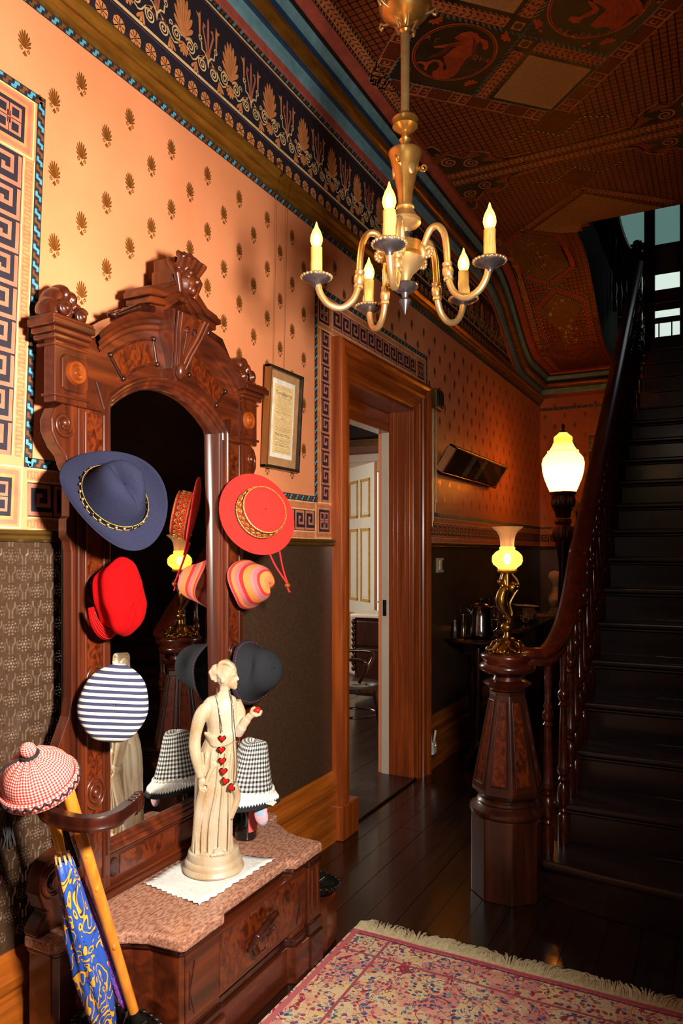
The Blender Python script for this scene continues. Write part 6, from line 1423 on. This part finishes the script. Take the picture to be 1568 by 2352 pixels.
pn = N(nt, 'ShaderNodeTexNoise'); pn.inputs['Scale'].default_value = 420; nt.links.new(tc.outputs['Object'], pn.inputs['Vector']); addbump(nt, b, pn.outputs[0], .6, .003)
RUG = thing('persian_rug', 'faded pink and blue floral Persian rug with cream fringe on floor', 'rug', (1.2, 1.5, .001))
g = G(); nx, ny_ = 30, 46; x0, x1, y0, y1 = .482, 1.98, -.35, 2.455
P_ = lambda i, j: (x0+(x1-x0)*i/nx, y0+(y1-y0)*j/ny_, .011+.0012*math.sin(i*.9+j*.4))
g.add([P_(i, j) for j in range(ny_+1) for i in range(nx+1)], [(j*(nx+1)+i, j*(nx+1)+i+1, (j+1)*(nx+1)+i+1, (j+1)*(nx+1)+i) for j in range(ny_) for i in range(nx)])
g.box((x0, y0, .0015), (x1, y1, .0095)); g.build('pile', 'rug_pile', RUG, smooth=60)
mat('fringe_yarn', [(.3, (176, 160, 122)), (.7, (214, 198, 158))], .95, 0, (90, 90, 90))
g = G(); rn = random.Random(9)
for k in range(560):
    x = x0+.004+(x1-x0-.008)*k/560; sw = .022*math.sin(x*17)+.014*math.sin(x*41+1)+rn.uniform(-.008, .008); ln = rn.uniform(.07, .1)
    g.tube([(x, y1-.006, .011), (x+sw*.25, y1+ln*.4, .014+rn.random()*.008), (x+sw, y1+ln*.8, .009+rn.random()*.006), (x+sw*1.4, y1+ln, .004)], [.0022, .0026, .0022, .0012], 5)
tag(g.build('fringe', 'fringe_yarn', RUG, smooth=60), kind='stuff')
# ================================================================== PLAYBILL IN FRAME
PB = thing('framed_playbill', 'framed antique printed playbill with buff mount on salmon wallpaper', 'picture', (.02, 2.68, 1.75))
mat('buff_mount', (176, 132, 88), .7); mat('old_paper', [(.3, (224, 190, 128)), (.7, (236, 208, 152))], .8, 0, (30, 30, 30)); mat('white_card', (236, 230, 214), .7); mat('ink', (74, 58, 40), .8); mat('ink_faint', (170, 138, 88), .8)
wood('frame_wood', (98, 56, 22), (136, 82, 34), 'z'); wood('frame_ebony', (34, 26, 20), (58, 46, 36), 'y')
py0, py1, pz0, pz1 = 2.548, 2.818, 1.75, 2.172
PMx = Matrix.Translation((.006, 0, pz0)) @ Matrix.Rotation(R(3.2), 4, 'Y') @ Matrix.Translation((0, 0, -pz0))
def pbx(name, a, b_, mt, bevel=0): g = G().box(a, b_); g.xf(PMx); return g.build(name, mt, PB, bevel=bevel)
pbx('frame_stile', (0, py0, pz0), (.03, py0+.014, pz1), 'frame_wood', .003); pbx('frame_stile', (0, py1-.014, pz0), (.03, py1, pz1), 'frame_ebony', .003)
pbx('frame_rail', (0, py0, pz0), (.03, py1, pz0+.014), 'frame_ebony', .003); pbx('frame_rail', (0, py0, pz1-.014), (.03, py1, pz1), 'frame_ebony', .003)
pbx('mount', (.004, py0+.01, pz0+.01), (.014, py1-.01, pz1-.01), 'buff_mount'); pbx('card', (.014, py0+.047, pz0+.05), (.0152, py1-.05, pz1-.046), 'white_card')
pa = pbx('bill_paper', (.0152, py0+.058, pz0+.068), (.0162, py1-.06, pz1-.066), 'old_paper')
ym, wd = (py0+py1)/2-.001, (py1-py0)-.13
def text(s_, z, h, wmax, mt='ink'):
    cu = bpy.data.curves.new('t', 'FONT'); cu.body = s_; cu.size = h*1.38; cu.align_x = 'CENTER'; ob = bpy.data.objects.new('t', cu); COL.objects.link(ob)
    dg = bpy.context.evaluated_depsgraph_get(); me = bpy.data.meshes.new_from_object(ob.evaluated_get(dg)); bpy.data.objects.remove(ob)
    w_ = max(v_.co.x for v_ in me.vertices)-min(v_.co.x for v_ in me.vertices); k = wmax/w_
    M = PMx @ Matrix.Translation((.0165, ym, z)) @ Matrix(((0, 0, 1, 0), (1, 0, 0, 0), (0, 1, 0, 0), (0, 0, 0, 1))) @ Matrix.Diagonal((k, 1, 1, 1))
    me.transform(M); me.materials.clear(); me.materials.append(MATS[mt]); o = bpy.data.objects.new('lettering', me); COL.objects.link(o); attach(o, pa); return o
bz_ = pz1-.066
text('Tom&Jerry;', bz_-.043, .017, wd*.94); text('Or, Life in London', bz_-.055, .006, wd*.7); text('1817', bz_-.142, .007, wd*.26)
text('TREAD MILL;', bz_-.215, .013, wd*.9); text('THE TREAD MILL', bz_-.257, .009, wd*.9)
g = G(); rn = random.Random(4); z = bz_-.01
while z > pz0+.075:
    zz = bz_-z
    if not any(a < zz < b_ for a, b_ in ((.022, .058), (.13, .144), (.198, .218), (.245, .26))):
        w_ = wd*rn.uniform(.6, .98); big = rn.random() < .12; n = int(w_/.006); yy_ = ym-w_/2
        while yy_ < ym+w_/2: l_ = rn.uniform(.003, .009); g.box((.0163, yy_, z), (.01645, min(yy_+l_, ym+w_/2), z+(.0026 if big else .0014)), PMx); yy_ += l_+.0015
    z -= .0052
tag(g.build('small_print', 'ink_faint', pa), kind='stuff')
for yy_ in (2.64, 2.725): G().tube([(.012, yy_, pz1-.01), (.03, yy_+.0, 2.9), (.052, yy_, 3.0)], .0006, 4).build('hanging_wire', 'iron', PB)
G().tube(spline([(.03, 2.64, 3.03), (.06, 2.64, 3.03), (.062, 2.64, 2.985), (.05, 2.64, 2.975)], 5), .002, 6).build('picture_hook', 'iron', PB)
# ================================================================== DOOR CHIMES
CHM = thing('door_chimes', 'old brass tubular door chimes hanging beside the door casing', 'chimes', (.04, 4.53, 1.6))
G().box((.004, 4.475, 2.32), (.07, 4.6, 2.45)).build('chime_box', 'gilt_dark', CHM, bevel=.006)
for k in range(3): G().tube([(.0715, 4.5+.036*k, 2.345), (.0715, 4.5+.036*k, 2.425)], .012, 10).build('grille_bar', 'iron', CHM, smooth=60)
for k, (yy_, zb) in enumerate(((4.475, 1.56), (4.5, 1.6), (4.528, 1.66), (4.556, 1.72))): G().tube([(.04, yy_, 2.32), (.04, yy_, zb)], .003, 12).build('chime_tube', 'brass_pale', CHM, smooth=60)
# ================================================================== DISPLAY CASE, SWITCH, PLUG
DC = thing('display_case', 'long shallow glazed wooden case leaning out from the passage wall', 'display case', (.03, 5.2, 1.93))
DMx = Matrix.Translation((.008, 4.6, 1.94)) @ Matrix.Rotation(R(33), 4, 'Y')
mat('case_wood', [(.3, (150, 96, 56)), (.7, (190, 130, 84))], .5, 0, (8, 40, 8)); mat('case_back', (78, 62, 48), .6); mat('case_paper', (200, 192, 176), .6)
def dbx(name, a, b_, mt, bev=0): g = G().box(a, b_); g.xf(DMx); return g.build(name, mt, DC, bevel=bev)
LL, HH = 1.32, .2
dbx('case_end', (0, 0, 0), (.05, .03, HH), 'case_wood', .002); dbx('case_end', (0, LL-.03, 0), (.05, LL, HH), 'case_wood', .002); dbx('case_side', (0, 0, 0), (.05, LL, .014), 'mahogany_y', .002); dbx('case_side', (0, 0, HH-.014), (.05, LL, HH), 'mahogany_y', .002)
dbx('backing', (0, .02, .01), (.012, LL-.02, HH-.01), 'case_back'); dbx('photo_sheet', (.013, .1, .03), (.014, .48, HH-.03), 'white_card' if 0 else 'case_back'); dbx('label_strip', (.014, .5, .02), (.016, .6, HH-.02), 'case_paper'); dbx('label_strip', (.014, .78, .02), (.016, .86, HH-.02), 'case_paper')
dbx('specimen', (.014, .66, .09), (.02, .76, .12), 'casing_wood'); dbx('case_glass', (.044, .02, .012), (.046, LL-.02, HH-.012), 'glass')
SW = thing('light_switch', 'ivory rocker light switch on brass plate above passage dado', 'switch', (.005, 4.71, 1.31))
G().box((.005, 4.645, 1.262), (.012, 4.775, 1.36)).build('switch_plate', 'ivory_plastic', SW, bevel=.005); G().box((.012, 4.675, 1.28), (.022, 4.72, 1.345)).build('rocker', 'ivory_plastic', SW, bevel=.004); G().box((.012, 4.73, 1.28), (.016, 4.768, 1.345)).build('steel_cover', 'pewter', SW, bevel=.003)
PL = thing('plug_extender', 'white plug-in wireless unit with two antennae low on passage wall', 'plug', (.04, 4.46, .12))
G().box((.03, 4.43, .11), (.065, 4.495, .19)).build('unit', 'white_plastic', PL, bevel=.01)
for yy_, dy in ((4.437, -.012), (4.488, .03)): G().tube([(.047, yy_, .185), (.047, yy_+dy, .25)], .007, 10).build('antenna', 'white_plastic', PL, smooth=60)
emit('led', (240, 220, 60), 1.2); G().box((.0651, 4.46, .165), (.0656, 4.475, .17)).build('indicator', 'led', PL)
# ================================================================== PASSAGE TABLES AND SILVER
CT_ = thing('console_table', 'long dark console table with polished top along the passage wall', 'table', (.25, 6.0, 0))
cu_ = [(.03, 5.12), (.2, 5.12), (.3, 5.14), (.36, 5.2), (.42, 5.28), (.44, 5.36), (.44, 6.9), (.4, 7.0), (.03, 7.0)]
mat('polished_top', [(.3, (52, 32, 20)), (.7, (84, 54, 34))], .12, 0, (8, 8, 8), coat=.6)
G().prism(cu_, .82, .85, 'z').build('table_top', 'polished_top', CT_, bevel=.008); G().prism([(x*.93, 5.2+(y-5.2)*.97+.02) for x, y in cu_], .66, .82, 'z').build('apron', 'mahogany_dark', CT_, bevel=.004)
for x, y in ((.08, 5.22), (.4, 5.4), (.08, 6.9), (.4, 6.85)): G().lathe([(.02, 0), (.03, .02), (.02, .06), (.028, .3), (.04, .5), (.025, .56), (.035, .6), (.035, .66)], 16, (x, y, 0)).build('leg', 'mahogany_dark', CT_, smooth=50)
ST_ = thing('wine_table', 'small round dark pedestal table at the near end of console', 'table', (.24, 4.82, 0))
G().lathe([(.0, .8), (.19, .8), (.2, .808), (.2, .818), (.19, .824), (0, .824)], 40, (.24, 4.82, 0)).build('table_top', 'mahogany_dark', ST_, smooth=40)
G().lathe([(.1, .03), (.05, .06), (.03, .12), (.022, .2), (.032, .26), (.02, .32), (.026, .5), (.018, .6), (.03, .7), (.022, .76), (.06, .8)], 20, (.24, 4.82, 0)).build('column', 'mahogany_dark', ST_, smooth=50)
for k in range(3): a = k*2*PI/3+.4; G().tube(spline([(.24, 4.82, .12), (.24+.09*math.cos(a), 4.82+.09*math.sin(a), .09), (.24+.19*math.cos(a), 4.82+.19*math.sin(a), .015)], 5), [.022]*6+[.016]*5, 8).build('foot', 'mahogany_dark', ST_, smooth=60)
ZT = .8245
t = thing('silver_tray', 'small silver tray with gallery edge on the pedestal table', 'tray', (.13, 4.72, ZT))
G().box((.06, 4.66, ZT), (.19, 4.79, ZT+.008)).build('tray_floor', 'silver', t, bevel=.003)
t = thing('coffee_pot', 'engraved silver coffee pot with domed lid and loop handle', 'pot', (.255, 4.8, ZT))
px_, py_ = .262, 4.8
G().lathe([(.06, ZT+.0005), (.07, ZT+.012), (.082, ZT+.022), (.084, ZT+.03), (.08, ZT+.06), (.07, ZT+.15), (.062, ZT+.2), (.066, ZT+.205), (.064, ZT+.21)], 36, (px_, py_, 0)).build('pot_body', 'silver', t, smooth=50)
lid = G().lathe([(.066, ZT+.21), (.06, ZT+.222), (.035, ZT+.235), (.012, ZT+.242), (.006, ZT+.246)], 32, (px_, py_, 0)).build('lid', 'silver', t, smooth=60)
g = G().ball((px_, py_, ZT+.258), (.012, .012, .014), 10, 8)
for k in range(5): a = k*2*PI/5; g.ball((px_+.011*math.cos(a), py_+.011*math.sin(a), ZT+.262), .007, 8, 6)
g.build('finial', 'silver', lid, smooth=60)
G().tube(spline([V((px_, py_, ZT+.2))+rt*.06, V((px_, py_, ZT+.215))+rt*.085, V((px_, py_, ZT+.17))+rt*.115, V((px_, py_, ZT+.08))+rt*.11, V((px_, py_, ZT+.05))+rt*.083], 5), .006, 8).build('handle', 'silver', t, smooth=60)
G().tube(spline([V((px_, py_, ZT+.16))-rt*.062, V((px_, py_, ZT+.19))-rt*.08, V((px_, py_, ZT+.205))-rt*.092], 5), [.014]*6+[.009]*5, 8).build('spout', 'silver', t, smooth=60)
t = thing('silver_beaker', 'tall plain silver beaker with spoon beside coffee pot', 'beaker', (.165, 4.745, ZT+.0085))
G().lathe([(.022, ZT+.009), (.024, ZT+.012), (.018, ZT+.02), (.02, ZT+.1), (.026, ZT+.16), (.027, ZT+.16), (.024, ZT+.155), (.016, ZT+.03), (0, ZT+.03)], 24, (.16, 4.745, 0)).build('beaker_body', 'silver', t, smooth=50)
G().tube([V((.16, 4.745, ZT+.05)), V((.16, 4.745, ZT+.215))-rt*.022], .002, 6).build('spoon', 'silver', t, smooth=60)
t = thing('corked_phial', 'small corked glass phial standing on the silver tray', 'bottle', (.115, 4.72, ZT+.0085))
G().lathe([(.013, ZT+.009), (.014, ZT+.011), (.014, ZT+.09), (.008, ZT+.1), (.009, ZT+.108)], 18, (.11, 4.715, 0)).build('phial_body', 'pewter', t, smooth=50); G().lathe([(.007, ZT+.1), (.01, ZT+.125), (0, ZT+.126)], 12, (.11, 4.715, 0)).build('cork', 'case_wood', t, smooth=50)
ZB = .8505
t = thing('decanter_stand', 'pierced brass cruet stand with dark bottles on the console', 'cruet', (.2, 5.4, ZB))
g = G().lathe([(.11, ZB), (.12, ZB+.006), (.1, ZB+.012), (0, ZB+.012)], 30, (.2, 5.4, 0)); g.build('stand_base', 'bronze', t, smooth=50)
g = G()
for k in range(14): a = k*2*PI/14; g.tube(spline([(.2+.105*math.cos(a), 5.4+.105*math.sin(a), ZB+.01), (.2+.115*math.cos(a+.12), 5.4+.115*math.sin(a+.12), ZB+.03), (.2+.1*math.cos(a+.22), 5.4+.1*math.sin(a+.22), ZB+.055)], 4), .004, 6)
g.tube([(.2+.1*math.cos(k*PI/12), 5.4+.1*math.sin(k*PI/12), ZB+.058) for k in range(24)], .004, 6, False, True); g.build('gallery', 'bronze', t, smooth=60)
G().tube([(.2, 5.4, ZB), (.2, 5.4, ZB+.24)], .006, 8).build('stem', 'bronze', t, smooth=60)
for k in range(4):
    a = k*PI/2+.6; c = (.2+.055*math.cos(a), 5.4+.055*math.sin(a), ZB+.0125); bt = G().lathe([(.025, .0), (.03, .006), (.032, .05), (.028, .09), (.012, .12), (.01, .16), (.016, .168), (.01, .17)], 20, c).build('cruet_bottle', 'amber_glass' if 'amber_glass' in MATS else mat('amber_glass', (90, 46, 18), .08, 0, coat=.5), t, smooth=50)
    G().ball((c[0], c[1], c[2]+.185), (.012, .012, .018), 10, 8).build('stopper', 'amber_glass', bt, smooth=60)
t = thing('glass_bowl', 'round clear glass bowl of pot-pourri on the console', 'bowl', (.34, 5.75, ZB))
G().lathe([(.04, ZB), (.045, ZB+.004), (.078, ZB+.05), (.075, ZB+.085), (.058, ZB+.11), (.062, ZB+.122), (.06, ZB+.122), (.055, ZB+.11), (.07, ZB+.083), (.072, ZB+.05), (.04, ZB+.008), (0, ZB+.008)], 32, (.34, 5.75, 0)).build('bowl_body', 'glass', t, smooth=60)
g = G()
for k in range(40): g.ball((.34+random.uniform(-.045, .045), 5.75+random.uniform(-.045, .045), ZB+.02+random.random()*.04), .008, 6, 5)
tag(g.build('petals', 'pale_tip', t, smooth=60), kind='stuff')
o = G().box((-.09, -.06, 0), (.09, .06, .004)); o.xf(Matrix.Translation((.33, 5.76, ZB+.135)) @ Matrix.Rotation(.06, 4, 'Y') @ Matrix.Rotation(.5, 4, 'Z')); tag(o.build('folded_card', 'old_paper', None, bevel=.001), 'cream folded card laid across the glass bowl', 'card')
t = thing('lace_mat', 'pale lace mat spread on the far end of the console', 'mat', (.27, 6.5, ZB))
G().lathe([(.0, ZB+.0005), (.17, ZB+.0005), (.175, ZB+.002), (.168, ZB+.003), (0, ZB+.003)], 40, (.27, 6.5, 0)).build('mat_cloth', 'pale_tip', t, smooth=40)
BU = thing('marble_bust', 'white marble bust on the far end of console beside stair rail', 'bust', (.36, 6.75, ZB))
mat('white_marble', [(.3, (206, 196, 188)), (.7, (226, 218, 210))], .35, 0, (12, 12, 12))
bx_, by_ = .37, 6.72
g = G().lathe([(.07, ZB), (.075, ZB+.01), (.055, ZB+.03), (.045, ZB+.06), (.06, ZB+.075)], 24, (bx_, by_, 0)); g.build('socle', 'white_marble', BU, smooth=50)
g = G().ball((bx_, by_, ZB+.13), (.07, .12, .07), 16, 12).ball((bx_, by_-.1, ZB+.12), (.05, .05, .045), 12, 8).ball((bx_, by_+.1, ZB+.12), (.05, .05, .045), 12, 8).tube([(bx_, by_, ZB+.15), (bx_+.005, by_, ZB+.25)], [.05, .036], 14)
g.ball((bx_+.01, by_, ZB+.3), (.058, .05, .072), 16, 12).ball((bx_-.01, by_, ZB+.33), (.062, .056, .055), 14, 10).tube([(bx_+.062, by_, ZB+.315), (bx_+.078, by_, ZB+.29), (bx_+.064, by_, ZB+.285)], [.008, .012, .008], 8).ball((bx_+.045, by_, ZB+.245), .022, 10, 8)
remesh(g.build('bust_figure', 'white_marble', BU), .006, 3)
# wall sconce beyond the post lamp
SC = thing('wall_sconce', 'brass wall sconce with small glass globes behind the post lamp', 'sconce', (.42, 7.75, 1.8))
G().lathe([(0, 0), (.05, .002), (.045, .015), (.015, .022), (0, .022)], 24, (.42, YE-.0005, 1.78), basis((0, -1, 0))).build('wall_plate', 'bronze', SC, smooth=50)
for dx in (-.04, .06):
    G().tube(spline([(.42, YE-.015, 1.78), (.42+dx, YE-.08, 1.74), (.42+dx, YE-.1, 1.82)], 5), .006, 8).build('arm', 'bronze', SC, smooth=60)
    G().ball((.42+dx, YE-.1, 1.86), (.045, .045, .05), 16, 12).build('globe', 'opal_glass', SC, smooth=60)
